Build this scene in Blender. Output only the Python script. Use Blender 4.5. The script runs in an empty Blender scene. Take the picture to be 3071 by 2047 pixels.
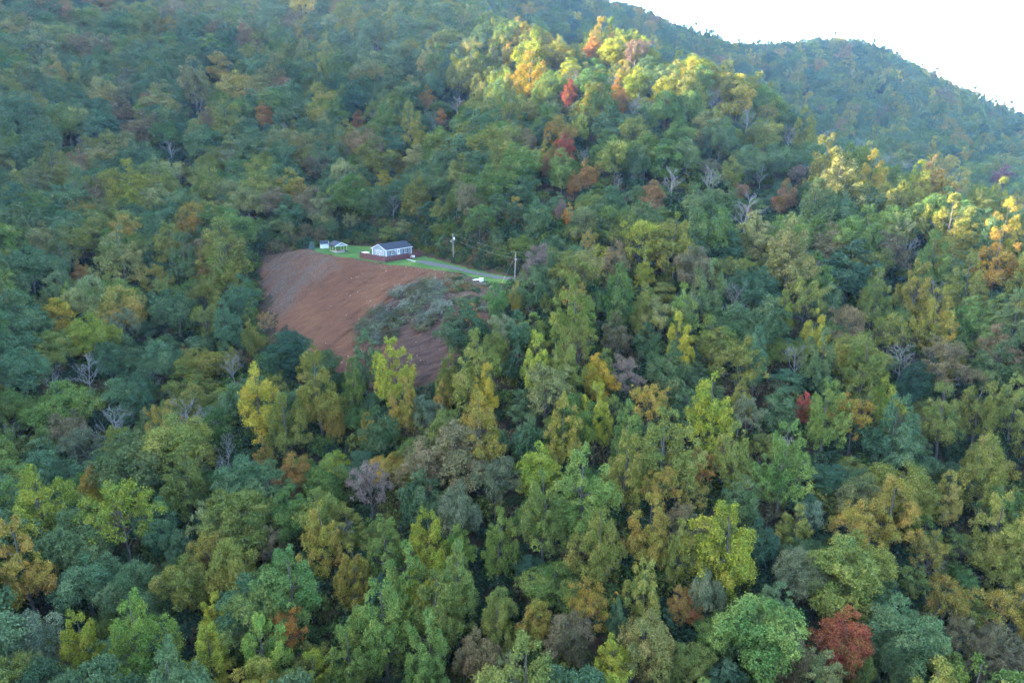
import bpy, math, random, time
import numpy as np
from mathutils import Vector, Matrix, Quaternion

T_START = time.time()
SC = bpy.context.scene
COL = SC.collection
random.seed(7)

# =====================================================================
# camera, sky, sun, exposure
# =====================================================================
CAM_Z, PITCH, FPX, PCX, PCY = 40.0, math.radians(16.5), 2075.0, 1535.5, 1023.5   # lens in photograph pixels (3071 wide)
CP, SP = math.cos(PITCH), math.sin(PITCH)

cam_data = bpy.data.cameras.new('camera')
cam_data.sensor_width = 36.0
cam_data.lens = 36.0 * FPX / 3071.0
cam_data.clip_start = 0.5
cam_data.clip_end = 12000.0
cam = bpy.data.objects.new('camera', cam_data)
cam.location = (0, 0, CAM_Z)
cam.rotation_euler = (math.pi / 2 - PITCH, 0, 0)
COL.objects.link(cam)
SC.camera = cam

SUN_ELEV = math.radians(15.0)
SUN_AZ = math.radians(-82.0)             # clockwise from +Y: the sun stands low over the left ridge
SUN_DIR = Vector((math.sin(SUN_AZ) * math.cos(SUN_ELEV), math.cos(SUN_AZ) * math.cos(SUN_ELEV), math.sin(SUN_ELEV)))

world = bpy.data.worlds.new('World')
SC.world = world
world.use_nodes = True
wn = world.node_tree.nodes
wl = world.node_tree.links
sky = wn.new('ShaderNodeTexSky')
sky.sky_type = 'NISHITA'
sky.sun_disc = False
sky.sun_elevation = SUN_ELEV
sky.sun_rotation = SUN_AZ
sky.altitude = 400
sky.air_density = 1.0
sky.dust_density = 2.0
sky.ozone_density = 1.0
bg = wn['Background']
bg.inputs['Strength'].default_value = 0.15
wl.new(sky.outputs[0], bg.inputs['Color'])

sun_data = bpy.data.lights.new('sun', 'SUN')
sun_data.energy = 4.4
sun_data.angle = math.radians(0.6)
sun_data.color = (1.0, 0.80, 0.54)
sun = bpy.data.objects.new('sun', sun_data)
sun.rotation_euler = (-SUN_DIR).to_track_quat('-Z', 'Y').to_euler()
sun.location = (0, 0, 400)
COL.objects.link(sun)

SC.view_settings.view_transform = 'Standard'
SC.view_settings.look = 'None'
SC.view_settings.gamma = 1.0
SC.view_settings.use_curve_mapping = False
SC.view_settings.exposure = 4.0
SC.render.engine = 'CYCLES'
SC.cycles.max_bounces = 3
SC.cycles.diffuse_bounces = 1
SC.cycles.glossy_bounces = 1
SC.cycles.transmission_bounces = 2
SC.cycles.transparent_max_bounces = 3
SC.cycles.volume_bounces = 0
SC.cycles.use_light_tree = False
SC.cycles.caustics_reflective = False
SC.cycles.caustics_refractive = False
SC.cycles.use_denoising = True
SC.cycles.use_adaptive_sampling = True
SC.cycles.adaptive_threshold = 0.04

HAZE_DENSITY = 0.00018
HAZE_COLOR = (0.42, 0.67, 1.0)

# =====================================================================
# small helpers
# =====================================================================
def ray(px, py):
    u = (px - PCX) / FPX
    v = (PCY - py) / FPX
    return np.array([u, CP + v * SP, -SP + v * CP])

def project(x, y, z):
    zz = z - CAM_Z
    d = y * CP - zz * SP
    up = y * SP + zz * CP
    return PCX + FPX * x / d, PCY - FPX * up / d, d

def flat(px, py, z=0.0):
    d = ray(px, py)
    t = (z - CAM_Z) / d[2]
    return np.array([d[0] * t, d[1] * t])

def smooth(e0, e1, x):
    t = np.clip((x - e0) / (e1 - e0), 0, 1)
    return t * t * (3 - 2 * t)

def _hash(i, j, s):
    h = (i * 374761393 + j * 668265263 + s * 974634777) & 0xFFFFFFFF
    h = ((h ^ (h >> 13)) * 1274126177) & 0xFFFFFFFF
    return ((h ^ (h >> 16)) & 0xFFFF) / 65535.0

def vnoise(x, y, s=0):
    x = np.asarray(x, float); y = np.asarray(y, float)
    i = np.floor(x).astype(np.int64); j = np.floor(y).astype(np.int64)
    f = x - i; g = y - j
    f = f * f * (3 - 2 * f); g = g * g * (3 - 2 * g)
    a = _hash(i, j, s); b = _hash(i + 1, j, s); c = _hash(i, j + 1, s); d = _hash(i + 1, j + 1, s)
    return (a * (1 - f) + b * f) * (1 - g) + (c * (1 - f) + d * f) * g

def fbm(x, y, s=0, n=4):
    v = 0; amp = 0.5; tot = 0
    for k in range(n):
        v = v + amp * vnoise(x, y, s + k * 17); tot += amp
        x = np.asarray(x) * 2.03; y = np.asarray(y) * 2.03; amp *= 0.5
    return v / tot

def mesh_np(name, verts, faces_flat, loop_tot, mats=(), mat_idx=None, smooth_shade=False):
    """mesh from numpy arrays; loop_tot is an int (all the same) or an array of corner counts"""
    me = bpy.data.meshes.new(name)
    verts = np.asarray(verts, np.float32)
    faces_flat = np.asarray(faces_flat, np.int32).ravel()
    if np.isscalar(loop_tot):
        nf = len(faces_flat) // loop_tot
        tot = np.full(nf, loop_tot, np.int32)
    else:
        tot = np.asarray(loop_tot, np.int32); nf = len(tot)
    start = np.zeros(nf, np.int32); start[1:] = np.cumsum(tot)[:-1]
    me.vertices.add(len(verts)); me.vertices.foreach_set('co', verts.ravel())
    me.loops.add(len(faces_flat)); me.loops.foreach_set('vertex_index', faces_flat)
    me.polygons.add(nf); me.polygons.foreach_set('loop_start', start); me.polygons.foreach_set('loop_total', tot)
    for m in mats: me.materials.append(m)
    if mat_idx is not None: me.polygons.foreach_set('material_index', np.asarray(mat_idx, np.int32))
    if smooth_shade: me.polygons.foreach_set('use_smooth', np.ones(nf, bool))
    me.update(calc_edges=True)
    return me

def link(name, me, parent=None, loc=None, rot=None, scale=None):
    o = bpy.data.objects.new(name, me)
    COL.objects.link(o)
    if parent is not None: o.parent = parent
    if loc is not None: o.location = loc
    if rot is not None: o.rotation_euler = rot
    if scale is not None: o.scale = scale
    return o

def tag(o, label=None, cat=None, group=None, kind=None):
    if label: o['label'] = label
    if cat: o['category'] = cat
    if group: o['group'] = group
    if kind: o['kind'] = kind
    return o

def empty(name, loc, rz=0.0):
    o = bpy.data.objects.new(name, None)
    o.empty_display_size = 0.5
    COL.objects.link(o); o.location = loc; o.rotation_euler = (0, 0, rz)
    return o

class MB:
    """collects boxes, prisms and tubes into one mesh"""
    def __init__(s): s.v = []; s.f = []
    def box(s, x0, x1, y0, y1, z0, z1):
        b = len(s.v)
        s.v += [(x0,y0,z0),(x1,y0,z0),(x1,y1,z0),(x0,y1,z0),(x0,y0,z1),(x1,y0,z1),(x1,y1,z1),(x0,y1,z1)]
        s.f += [tuple(b+i for i in q) for q in ((3,2,1,0),(4,5,6,7),(0,1,5,4),(1,2,6,5),(2,3,7,6),(3,0,4,7))]
        return s
    def poly_prism(s, pts, axis, a0, a1):
        """polygon (2-D points) extruded along an axis: x -> pts are (y,z), y -> (x,z), z -> (x,y)"""
        b = len(s.v); n = len(pts)
        for a in (a0, a1):
            for p, q in pts:
                s.v.append((a,p,q) if axis == 'x' else (p,a,q) if axis == 'y' else (p,q,a))
        s.f.append(tuple(b+i for i in range(n))[::-1]); s.f.append(tuple(b+n+i for i in range(n)))
        for i in range(n):
            j = (i+1) % n
            s.f.append((b+i, b+j, b+n+j, b+n+i))
        return s
    def tube(s, pts, rad, n=6):
        v, f = tube(pts, rad, n); b = len(s.v)
        s.v += [tuple(p) for p in v]; s.f += [tuple(int(b+i) for i in q) for q in f]
        e = len(s.v)
        s.f.append(tuple(range(b, b+n))[::-1]); s.f.append(tuple(range(e-n, e)))
        return s
    def quad(s, *p):
        b = len(s.v); s.v += [tuple(q) for q in p]; s.f.append(tuple(range(b, b+len(p)))); return s
    def build(s, name, mat, parent=None, label=None):
        me = bpy.data.meshes.new(name)
        me.from_pydata(s.v, [], s.f); me.materials.append(mat)
        me.validate(); me.update()
        import bmesh
        bm = bmesh.new(); bm.from_mesh(me); bmesh.ops.recalc_face_normals(bm, faces=bm.faces); bm.to_mesh(me); bm.free()
        o = link(name, me, parent)
        if label: o['label'] = label
        return o

def tube(pts, rad, n=6):
    pts = np.asarray(pts, float); m = len(pts)
    rad = np.broadcast_to(np.asarray(rad, float), (m,))
    tan = np.gradient(pts, axis=0)
    tan /= np.linalg.norm(tan, axis=1, keepdims=True) + 1e-9
    ref = np.array([0.0, 0, 1.0]) if abs(tan[0][2]) < 0.85 else np.array([1.0, 0, 0])
    a = np.cross(tan, ref); a /= np.linalg.norm(a, axis=1, keepdims=True) + 1e-9
    b = np.cross(tan, a)
    th = np.arange(n) / n * 2 * math.pi
    v = (pts[:, None] + rad[:, None, None] * (np.cos(th)[None, :, None] * a[:, None] + np.sin(th)[None, :, None] * b[:, None])).reshape(-1, 3)
    i = np.arange(m - 1)[:, None] * n; k = np.arange(n)[None]; k2 = (k + 1) % n
    f = np.stack([i + k, i + k2, i + n + k2, i + n + k], 2).reshape(-1, 4)
    return v, f

# =====================================================================
# materials
# =====================================================================
def new_mat(name):
    m = bpy.data.materials.new(name); m.use_nodes = True
    nt = m.node_tree
    for n in list(nt.nodes): nt.nodes.remove(n)
    out = nt.nodes.new('ShaderNodeOutputMaterial')
    return m, nt, out

def N(nt, typ, **kw):
    n = nt.nodes.new(typ)
    for k, v in kw.items():
        if k == 'inp':
            for i, val in v.items(): n.inputs[i].default_value = val
        else: setattr(n, k, v)
    return n

def simple_mat(name, col, rough=0.7, var=0.12, scale=3.0, metallic=0.0, stretch=(1, 1, 1), bump=0.0, spec=0.3):
    """a plain paint / wood / metal with a little uneven wear"""
    m, nt, out = new_mat(name)
    L = nt.links
    p = N(nt, 'ShaderNodeBsdfPrincipled', inp={'Roughness': rough, 'Metallic': metallic, 'Specular IOR Level': spec})
    tc = N(nt, 'ShaderNodeTexCoord'); mp = N(nt, 'ShaderNodeMapping', inp={'Scale': stretch})
    nz = N(nt, 'ShaderNodeTexNoise', inp={'Scale': scale, 'Detail': 4.0, 'Roughness': 0.6})
    L.new(tc.outputs['Object'], mp.inputs[0]); L.new(mp.outputs[0], nz.inputs['Vector'])
    mr = N(nt, 'ShaderNodeMapRange', inp={1: 0.25, 2: 0.75, 3: 1 - var, 4: 1 + var})
    L.new(nz.outputs['Fac'], mr.inputs[0])
    mx = N(nt, 'ShaderNodeVectorMath', operation='SCALE'); mx.inputs[0].default_value = col[:3]
    L.new(mr.outputs[0], mx.inputs['Scale']); L.new(mx.outputs[0], p.inputs['Base Color'])
    if bump:
        b = N(nt, 'ShaderNodeBump', inp={'Strength': 0.6, 'Distance': bump})
        L.new(nz.outputs['Fac'], b.inputs['Height']); L.new(b.outputs[0], p.inputs['Normal'])
    L.new(p.outputs[0], out.inputs[0])
    return m

def leaf_mat(name, translucent=0.2):
    """foliage: own colour of each tree in 'tint' (alpha = how far the lower, older leaves have turned), leaf-to-leaf spread in 'leafvar'"""
    m, nt, out = new_mat(name); L = nt.links
    ti = N(nt, 'ShaderNodeAttribute', attribute_type='INSTANCER', attribute_name='tint')
    lv = N(nt, 'ShaderNodeAttribute', attribute_type='GEOMETRY', attribute_name='leafvar')
    sx = N(nt, 'ShaderNodeSeparateXYZ'); L.new(lv.outputs['Vector'], sx.inputs[0])
    # turned leaves
    turned = N(nt, 'ShaderNodeMix', data_type='RGBA', blend_type='MULTIPLY', inp={0: 1.0})
    turned.inputs[7].default_value = (1.5, 1.15, 0.6, 1)
    L.new(ti.outputs['Color'], turned.inputs[6])
    a1 = N(nt, 'ShaderNodeMath', operation='MULTIPLY_ADD', inp={1: 0.9, 2: -0.25}); L.new(sx.outputs['Z'], a1.inputs[0])
    a2 = N(nt, 'ShaderNodeMath', operation='MULTIPLY_ADD', inp={1: 0.7}); L.new(sx.outputs['Y'], a2.inputs[0]); L.new(a1.outputs[0], a2.inputs[2])
    a3 = N(nt, 'ShaderNodeMath', operation='MULTIPLY', use_clamp=True); L.new(a2.outputs[0], a3.inputs[0]); L.new(ti.outputs['Alpha'], a3.inputs[1])
    mix = N(nt, 'ShaderNodeMix', data_type='RGBA'); L.new(a3.outputs[0], mix.inputs[0]); L.new(ti.outputs['Color'], mix.inputs[6]); L.new(turned.outputs[2], mix.inputs[7])
    # leaf and clump spread
    b1 = N(nt, 'ShaderNodeMath', operation='MULTIPLY_ADD', inp={1: 1.0, 2: 0.28}); L.new(sx.outputs['X'], b1.inputs[0])
    b2 = N(nt, 'ShaderNodeMath', operation='MULTIPLY_ADD', inp={1: 0.62}); L.new(sx.outputs['Y'], b2.inputs[0]); L.new(b1.outputs[0], b2.inputs[2])
    hs = N(nt, 'ShaderNodeHueSaturation', inp={'Saturation': 1.0})
    h1 = N(nt, 'ShaderNodeMath', operation='MULTIPLY_ADD', inp={1: -0.08, 2: 0.54}); L.new(sx.outputs['Y'], h1.inputs[0]); L.new(h1.outputs[0], hs.inputs['Hue'])
    L.new(b2.outputs[0], hs.inputs['Value']); L.new(mix.outputs[2], hs.inputs['Color'])
    d = N(nt, 'ShaderNodeBsdfDiffuse'); t = N(nt, 'ShaderNodeBsdfTranslucent')
    tc = N(nt, 'ShaderNodeMix', data_type='RGBA', blend_type='MULTIPLY', inp={0: 1.0}); tc.inputs[7].default_value = (1.25, 1.3, 0.6, 1)
    L.new(hs.outputs[0], d.inputs[0]); L.new(hs.outputs[0], tc.inputs[6]); L.new(tc.outputs[2], t.inputs[0])
    ms = N(nt, 'ShaderNodeMixShader', inp={0: translucent}); L.new(d.outputs[0], ms.inputs[1]); L.new(t.outputs[0], ms.inputs[2])
    L.new(ms.outputs[0], out.inputs[0])
    return m

def ground_mat():
    m, nt, out = new_mat('leaf_litter_ground'); L = nt.links
    tc = N(nt, 'ShaderNodeTexCoord')
    n1 = N(nt, 'ShaderNodeTexNoise', inp={'Scale': 0.06, 'Detail': 6.0, 'Roughness': 0.65}); L.new(tc.outputs['Object'], n1.inputs['Vector'])
    n2 = N(nt, 'ShaderNodeTexNoise', inp={'Scale': 1.7, 'Detail': 5.0, 'Roughness': 0.7}); L.new(tc.outputs['Object'], n2.inputs['Vector'])
    r = N(nt, 'ShaderNodeValToRGB'); e = r.color_ramp.elements
    e[0].position = 0.3; e[0].color = (0.030, 0.021, 0.015, 1); e[1].position = 0.7; e[1].color = (0.085, 0.048, 0.030, 1)
    x = r.color_ramp.elements.new(0.5); x.color = (0.048, 0.038, 0.022, 1)
    L.new(n1.outputs['Fac'], r.inputs[0])
    mr = N(nt, 'ShaderNodeMapRange', inp={1: 0.3, 2: 0.7, 3: 0.55, 4: 1.35}); L.new(n2.outputs['Fac'], mr.inputs[0])
    mu = N(nt, 'ShaderNodeVectorMath', operation='SCALE'); L.new(r.outputs[0], mu.inputs[0]); L.new(mr.outputs[0], mu.inputs['Scale'])
    d = N(nt, 'ShaderNodeBsdfDiffuse'); L.new(mu.outputs[0], d.inputs[0])
    b = N(nt, 'ShaderNodeBump', inp={'Strength': 0.8, 'Distance': 0.25}); L.new(n2.outputs['Fac'], b.inputs['Height']); L.new(b.outputs[0], d.inputs['Normal'])
    L.new(d.outputs[0], out.inputs[0]); return m

def dirt_mat():
    m, nt, out = new_mat('raked_red_clay'); L = nt.links
    tc = N(nt, 'ShaderNodeTexCoord')
    mp = N(nt, 'ShaderNodeMapping', inp={'Rotation': (0, 0, math.radians(-44)), 'Scale': (0.07, 0.9, 0.4)})
    L.new(tc.outputs['Object'], mp.inputs[0])
    st = N(nt, 'ShaderNodeTexNoise', inp={'Scale': 1.0, 'Detail': 7.0, 'Roughness': 0.7, 'Distortion': 0.3}); L.new(mp.outputs[0], st.inputs['Vector'])
    big = N(nt, 'ShaderNodeTexNoise', inp={'Scale': 0.055, 'Detail': 4.0, 'Roughness': 0.6}); L.new(tc.outputs['Object'], big.inputs['Vector'])
    fine = N(nt, 'ShaderNodeTexNoise', inp={'Scale': 2.6, 'Detail': 5.0, 'Roughness': 0.75}); L.new(tc.outputs['Object'], fine.inputs['Vector'])
    r = N(nt, 'ShaderNodeValToRGB'); e = r.color_ramp.elements
    e[0].position = 0.32; e[0].color = (0.060, 0.032, 0.022, 1); e[1].position = 0.68; e[1].color = (0.180, 0.088, 0.050, 1)
    x = e.new(0.5); x.color = (0.118, 0.055, 0.033, 1)
    ad = N(nt, 'ShaderNodeMath', operation='MULTIPLY_ADD', inp={1: 0.55}); L.new(st.outputs['Fac'], ad.inputs[0])
    a2 = N(nt, 'ShaderNodeMath', operation='MULTIPLY', inp={1: 0.45}); L.new(big.outputs['Fac'], a2.inputs[0]); L.new(a2.outputs[0], ad.inputs[2])
    L.new(ad.outputs[0], r.inputs[0])
    # weathered, grassed-over earth where the slope was left alone ('zone' x)
    zn = N(nt, 'ShaderNodeAttribute', attribute_type='GEOMETRY', attribute_name='zone')
    zs = N(nt, 'ShaderNodeSeparateXYZ'); L.new(zn.outputs['Vector'], zs.inputs[0])
    wd = N(nt, 'ShaderNodeValToRGB'); w = wd.color_ramp.elements
    w[0].position = 0.3; w[0].color = (0.070, 0.046, 0.036, 1); w[1].position = 0.7; w[1].color = (0.145, 0.098, 0.072, 1)
    L.new(fine.outputs['Fac'], wd.inputs[0])
    mx = N(nt, 'ShaderNodeMix', data_type='RGBA'); L.new(zs.outputs['X'], mx.inputs[0]); L.new(r.outputs[0], mx.inputs[6]); L.new(wd.outputs[0], mx.inputs[7])
    # churned purple-brown earth below the brush, and painted shade under the pile ('zone' y)
    mx2 = N(nt, 'ShaderNodeMix', data_type='RGBA'); L.new(zs.outputs['Y'], mx2.inputs[0]); L.new(mx.outputs[2], mx2.inputs[6])
    ch = N(nt, 'ShaderNodeValToRGB'); c = ch.color_ramp.elements
    c[0].position = 0.35; c[0].color = (0.045, 0.028, 0.024, 1); c[1].position = 0.7; c[1].color = (0.125, 0.076, 0.058, 1)
    L.new(st.outputs['Fac'], ch.inputs[0]); L.new(ch.outputs[0], mx2.inputs[7])
    mr = N(nt, 'ShaderNodeMapRange', inp={1: 0.3, 2: 0.7, 3: 0.75, 4: 1.22}); L.new(fine.outputs['Fac'], mr.inputs[0])
    mu = N(nt, 'ShaderNodeVectorMath', operation='SCALE'); L.new(mx2.outputs[2], mu.inputs[0]); L.new(mr.outputs[0], mu.inputs['Scale'])
    d = N(nt, 'ShaderNodeBsdfDiffuse', inp={'Roughness': 0.8}); L.new(mu.outputs[0], d.inputs[0])
    hh = N(nt, 'ShaderNodeMath', operation='ADD'); L.new(st.outputs['Fac'], hh.inputs[0]); L.new(fine.outputs['Fac'], hh.inputs[1])
    b = N(nt, 'ShaderNodeBump', inp={'Strength': 0.7, 'Distance': 0.3}); L.new(hh.outputs[0], b.inputs['Height']); L.new(b.outputs[0], d.inputs['Normal'])
    L.new(d.outputs[0], out.inputs[0]); return m

def grass_mat():
    m, nt, out = new_mat('mown_grass'); L = nt.links
    tc = N(nt, 'ShaderNodeTexCoord')
    n1 = N(nt, 'ShaderNodeTexNoise', inp={'Scale': 0.16, 'Detail': 5.0, 'Roughness': 0.65}); L.new(tc.outputs['Object'], n1.inputs['Vector'])
    n2 = N(nt, 'ShaderNodeTexNoise', inp={'Scale': 3.2, 'Detail': 4.0, 'Roughness': 0.7}); L.new(tc.outputs['Object'], n2.inputs['Vector'])
    r = N(nt, 'ShaderNodeValToRGB'); e = r.color_ramp.elements
    e[0].position = 0.3; e[0].color = (0.040, 0.090, 0.028, 1); e[1].position = 0.72; e[1].color = (0.115, 0.160, 0.046, 1)
    x = e.new(0.5); x.color = (0.060, 0.120, 0.034, 1)
    L.new(n1.outputs['Fac'], r.inputs[0])
    mr = N(nt, 'ShaderNodeMapRange', inp={1: 0.3, 2: 0.7, 3: 0.7, 4: 1.25}); L.new(n2.outputs['Fac'], mr.inputs[0])
    mu = N(nt, 'ShaderNodeVectorMath', operation='SCALE'); L.new(r.outputs[0], mu.inputs[0]); L.new(mr.outputs[0], mu.inputs['Scale'])
    d = N(nt, 'ShaderNodeBsdfDiffuse'); L.new(mu.outputs[0], d.inputs[0])
    b = N(nt, 'ShaderNodeBump', inp={'Strength': 0.7, 'Distance': 0.12}); L.new(n2.outputs['Fac'], b.inputs['Height']); L.new(b.outputs[0], d.inputs['Normal'])
    L.new(d.outputs[0], out.inputs[0]); return m

M = {}
M['leaf'] = leaf_mat('tree_leaves')
M['bark'] = simple_mat('tree_bark', (0.075, 0.065, 0.056), 0.9, 0.35, 2.0, stretch=(3, 3, 0.5))
M['dead'] = simple_mat('bleached_dead_wood', (0.185, 0.172, 0.162), 0.9, 0.25, 2.0, stretch=(3, 3, 0.5))
M['cutwood'] = simple_mat('cut_branch_wood', (0.085, 0.070, 0.060), 0.9, 0.35, 2.0, stretch=(3, 3, 0.5))
M['ground'] = ground_mat()
M['dirt'] = dirt_mat()
M['grass'] = grass_mat()
M['gravel'] = simple_mat('driveway_gravel', (0.072, 0.071, 0.078), 0.95, 0.35, 1.3, bump=0.05)
M['concrete'] = simple_mat('pale_concrete', (0.30, 0.285, 0.27), 0.9, 0.12, 1.5)
M['siding'] = simple_mat('blue_grey_vinyl_siding', (0.205, 0.255, 0.295), 0.6, 0.05, 1.2, stretch=(0.4, 0.4, 8))
M['white'] = simple_mat('white_trim_paint', (0.72, 0.72, 0.72), 0.55, 0.04, 2.0)
M['shingle'] = simple_mat('dark_asphalt_shingle', (0.030, 0.036, 0.050), 0.9, 0.3, 3.0, bump=0.02)
M['deckwood'] = simple_mat('red_stained_deck_wood', (0.105, 0.038, 0.038), 0.8, 0.25, 2.5, stretch=(1, 1, 0.6))
M['glass'] = simple_mat('dark_window_glass', (0.02, 0.025, 0.032), 0.12, 0.1, 1.0, spec=0.6)
M['shutter'] = simple_mat('black_shutter_paint', (0.022, 0.018, 0.022), 0.6, 0.1)
M['shedwall'] = simple_mat('white_shed_siding', (0.50, 0.54, 0.58), 0.6, 0.05, 1.5)
M['post'] = simple_mat('weathered_post_wood', (0.36, 0.27, 0.20), 0.85, 0.2, 2.0)
M['polewood'] = simple_mat('grey_pole_wood', (0.27, 0.25, 0.225), 0.9, 0.2, 1.5, stretch=(2, 2, 0.4))
M['metal'] = simple_mat('grey_painted_metal', (0.62, 0.66, 0.68), 0.45, 0.06)
M['wire'] = simple_mat('power_cable', (0.30, 0.31, 0.31), 0.6, 0.05)
M['black'] = simple_mat('black_enamel', (0.015, 0.015, 0.018), 0.5, 0.1)
M['picnic'] = simple_mat('red_brown_table_wood', (0.17, 0.075, 0.055), 0.8, 0.2)
M['yellow'] = simple_mat('yellow_guy_guard', (0.62, 0.55, 0.05), 0.6, 0.05)
M['orange'] = simple_mat('orange_brown_boards', (0.42, 0.18, 0.075), 0.8, 0.2, 2.0, stretch=(1, 6, 1))
M['stone'] = simple_mat('pale_field_stone', (0.34, 0.29, 0.24), 0.9, 0.25, 2.0)
M['clod'] = simple_mat('earth_clod', (0.12, 0.062, 0.040), 0.95, 0.35, 0.5)
M['straw'] = simple_mat('dry_grass_blades', (0.155, 0.115, 0.09), 0.95, 0.3, 0.6)
M['weed'] = simple_mat('green_weed_blades', (0.085, 0.115, 0.055), 0.95, 0.35, 0.6)
M['bluechair'] = simple_mat('faded_blue_chair_paint', (0.16, 0.24, 0.32), 0.7, 0.1)

# =====================================================================
# the lie of the land (metres; camera above the origin looking along +Y)
# =====================================================================
P0 = np.array([-33.0, 222.0]); S_ = np.array([0.70, -0.714]); N_ = np.array([0.714, 0.70])   # along / across the house bench
def ab(a, b, z):
    p = P0 + a * S_ + b * N_
    return (p[0], p[1], z)
CTRL = np.array([
    # slope below and above the house bench
    ab(-20,-8,0), ab(15,-5,0), ab(-50,-8,0), ab(45,-4,0), ab(-20,8,1), ab(15,8,1), ab(45,10,1.5), ab(-50,10,2),
    ab(0,-40,-19), ab(-30,-40,-20), ab(30,-38,-17), ab(0,-60,-31), ab(-35,-60,-32), ab(35,-60,-29),
    ab(0,-85,-40), ab(40,-90,-41), ab(0,-120,-47), ab(60,-120,-48), ab(120,-110,-50), ab(200,-140,-54), ab(150,-60,-44),
    ab(0,30,13), ab(0,60,30), ab(-20,95,52), ab(-20,128,68), ab(-60,50,26), ab(-60,95,52), ab(-60,130,74),
    ab(50,60,18), ab(50,110,35), ab(40,130,45), ab(90,0,-14), ab(90,60,2), ab(90,110,15), ab(85,128,21),
    ab(133,0,-30), ab(133,60,-12), ab(125,125,10), ab(133,100,3), ab(180,60,-20), ab(170,128,1), ab(230,128,-10), ab(230,40,-36),
    # behind the crest
    ab(-20,165,52), ab(50,175,22), ab(110,175,2), ab(160,190,-10),
    (270,480,10), (200,420,2), (120,440,26), (350,430,-8), (420,520,0), (40,470,62), (330,600,52), (200,600,62), (90,560,78),
    # left hollow and left hillside, up to the unseen ridge, crest shaped for where sun and shade fall
    (-104,240,-17), (-120,205,-28), (-85,172,-34), (-95,130,-40), (-60,100,-46),
    (-185,240,2), (-250,240,46), (-330,240,100), (-430,240,166), (-520,240,140),
    (-160,150,-14), (-230,140,34), (-330,120,96), (-430,100,168), (-520,100,130), (-130,80,-26), (-240,40,40), (-430,-40,160),
    (-430,290,166), (-430,332,188), (-430,365,166), (-430,405,164), (-430,445,226), (-330,390,122), (-259,372,82), (-190,330,36), (-130,290,8), (-98,330,34), (-150,380,66), (-60,400,88), (-200,430,100),
    # mountain behind; its unseen heights at left raised to shade the far hill
    (-60,470,116), (-125,500,138), (-240,520,165), (-430,560,250), (36,640,140), (-100,640,185), (-300,700,290), (-150,690,232),
    (120,665,126), (222,750,109), (300,745,115), (335,735,114), (430,735,66), (533,720,32), (700,760,0), (620,600,-5), (800,500,-20),
    (-100,850,205), (-300,830,246), (200,900,70), (500,900,10), (-430,920,270),
    # valley floor near and behind the camera
    (0,60,-52), (60,60,-54), (-60,50,-46), (0,-60,-56), (150,40,-54), (260,80,-52), (-120,-40,-30), (320,200,-40), (400,300,-30), (120,110,-52),
], float)

def _tps_fit(P, z, lam=0.002):
    n = len(P); d = np.linalg.norm(P[:, None] - P[None], axis=2) / 100
    K = np.where(d > 0, d * d * np.log(d + 1e-12), 0) + lam * np.eye(n)
    A = np.zeros((n + 3, n + 3)); A[:n, :n] = K; A[:n, n] = 1; A[:n, n+1:] = P / 100; A[n:, :n] = A[:n, n:].T
    return np.linalg.solve(A, np.r_[z, 0, 0, 0])
TPS_W = _tps_fit(CTRL[:, :2], CTRL[:, 2])

def tps(x, y):
    x = np.asarray(x, float); y = np.asarray(y, float); x, y = np.broadcast_arrays(x, y); sh = x.shape
    q = np.stack([x.ravel(), y.ravel()], 1); out = np.empty(len(q)); C = CTRL[:, :2]
    for i in range(0, len(q), 20000):
        s = q[i:i+20000]; d2 = ((s[:, None] - C[None]) ** 2).sum(2) / 1e4
        out[i:i+20000] = (0.5 * d2 * np.log(d2 + 1e-12)) @ TPS_W[:-3] + TPS_W[-3] + s @ TPS_W[-2:] / 100
    return out.reshape(sh)

def poly_sd(x, y, poly):
    """signed distance to a polygon, negative inside"""
    x = np.asarray(x, float); y = np.asarray(y, float)
    d = np.full(np.broadcast(x, y).shape, 1e18); inside = np.zeros(d.shape, bool)
    n = len(poly)
    for i in range(n):
        ax, ay = poly[i]; bx, by = poly[(i + 1) % n]
        ex, ey = bx - ax, by - ay; wx, wy = x - ax, y - ay
        t = np.clip((wx * ex + wy * ey) / (ex * ex + ey * ey + 1e-12), 0, 1)
        d = np.minimum(d, (wx - ex * t) ** 2 + (wy - ey * t) ** 2)
        c = ((ay > y) != (by > y)) & (x < (bx - ax) * (y - ay) / (by - ay + 1e-15) + ax)
        inside ^= c
    d = np.sqrt(d)
    return np.where(inside, -d, d)

LAWN_PX = [(938,749),(958,741),(1000,738),(1045,736),(1110,739),(1180,744),(1248,757),(1280,769),(1335,784),(1400,803),(1480,821),(1545,832),(1640,850),
           (1640,868),(1545,853),(1500,852),(1462,850),(1430,840),(1392,824),(1350,815),(1300,808),(1250,800),(1200,797),(1160,794),(1120,785),(1070,776),(1015,768),(960,759)]
LAWN = [tuple(flat(px, py)) for px, py in LAWN_PX]
BENCH_Z = 0.0

def far_land(x, y):
    h = np.interp(x, [-3300,-700,700,1250,1900,2300,3300], [300,360,372,230,88,50,30]) * np.exp(-((y - 2800) / 420.0) ** 2)
    return -35 + 40 * fbm(x / 600.0, y / 600.0, 5, 3) + h

def G0(x, y):
    """ground height before the fine relief"""
    x = np.asarray(x, float); y = np.asarray(y, float)
    bx = np.clip(x, -600, 820); by = np.clip(y, -160, 960)
    z = tps(bx, by)
    off = np.hypot(x - bx, y - by)
    k = smooth(0, 380, off)
    z = z * (1 - k) + far_land(x, y) * k
    z = z + (fbm(x / 38.0, y / 38.0, 3, 3) - 0.5) * 6.0 * smooth(25, 70, np.hypot(x + 35, y - 215))
    return z

def G(x, y):
    z = G0(x, y)
    sd = poly_sd(x, y, LAWN)
    k = 1 - smooth(0.0, 9.0, sd)
    return z * (1 - k) + BENCH_Z * k

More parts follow.
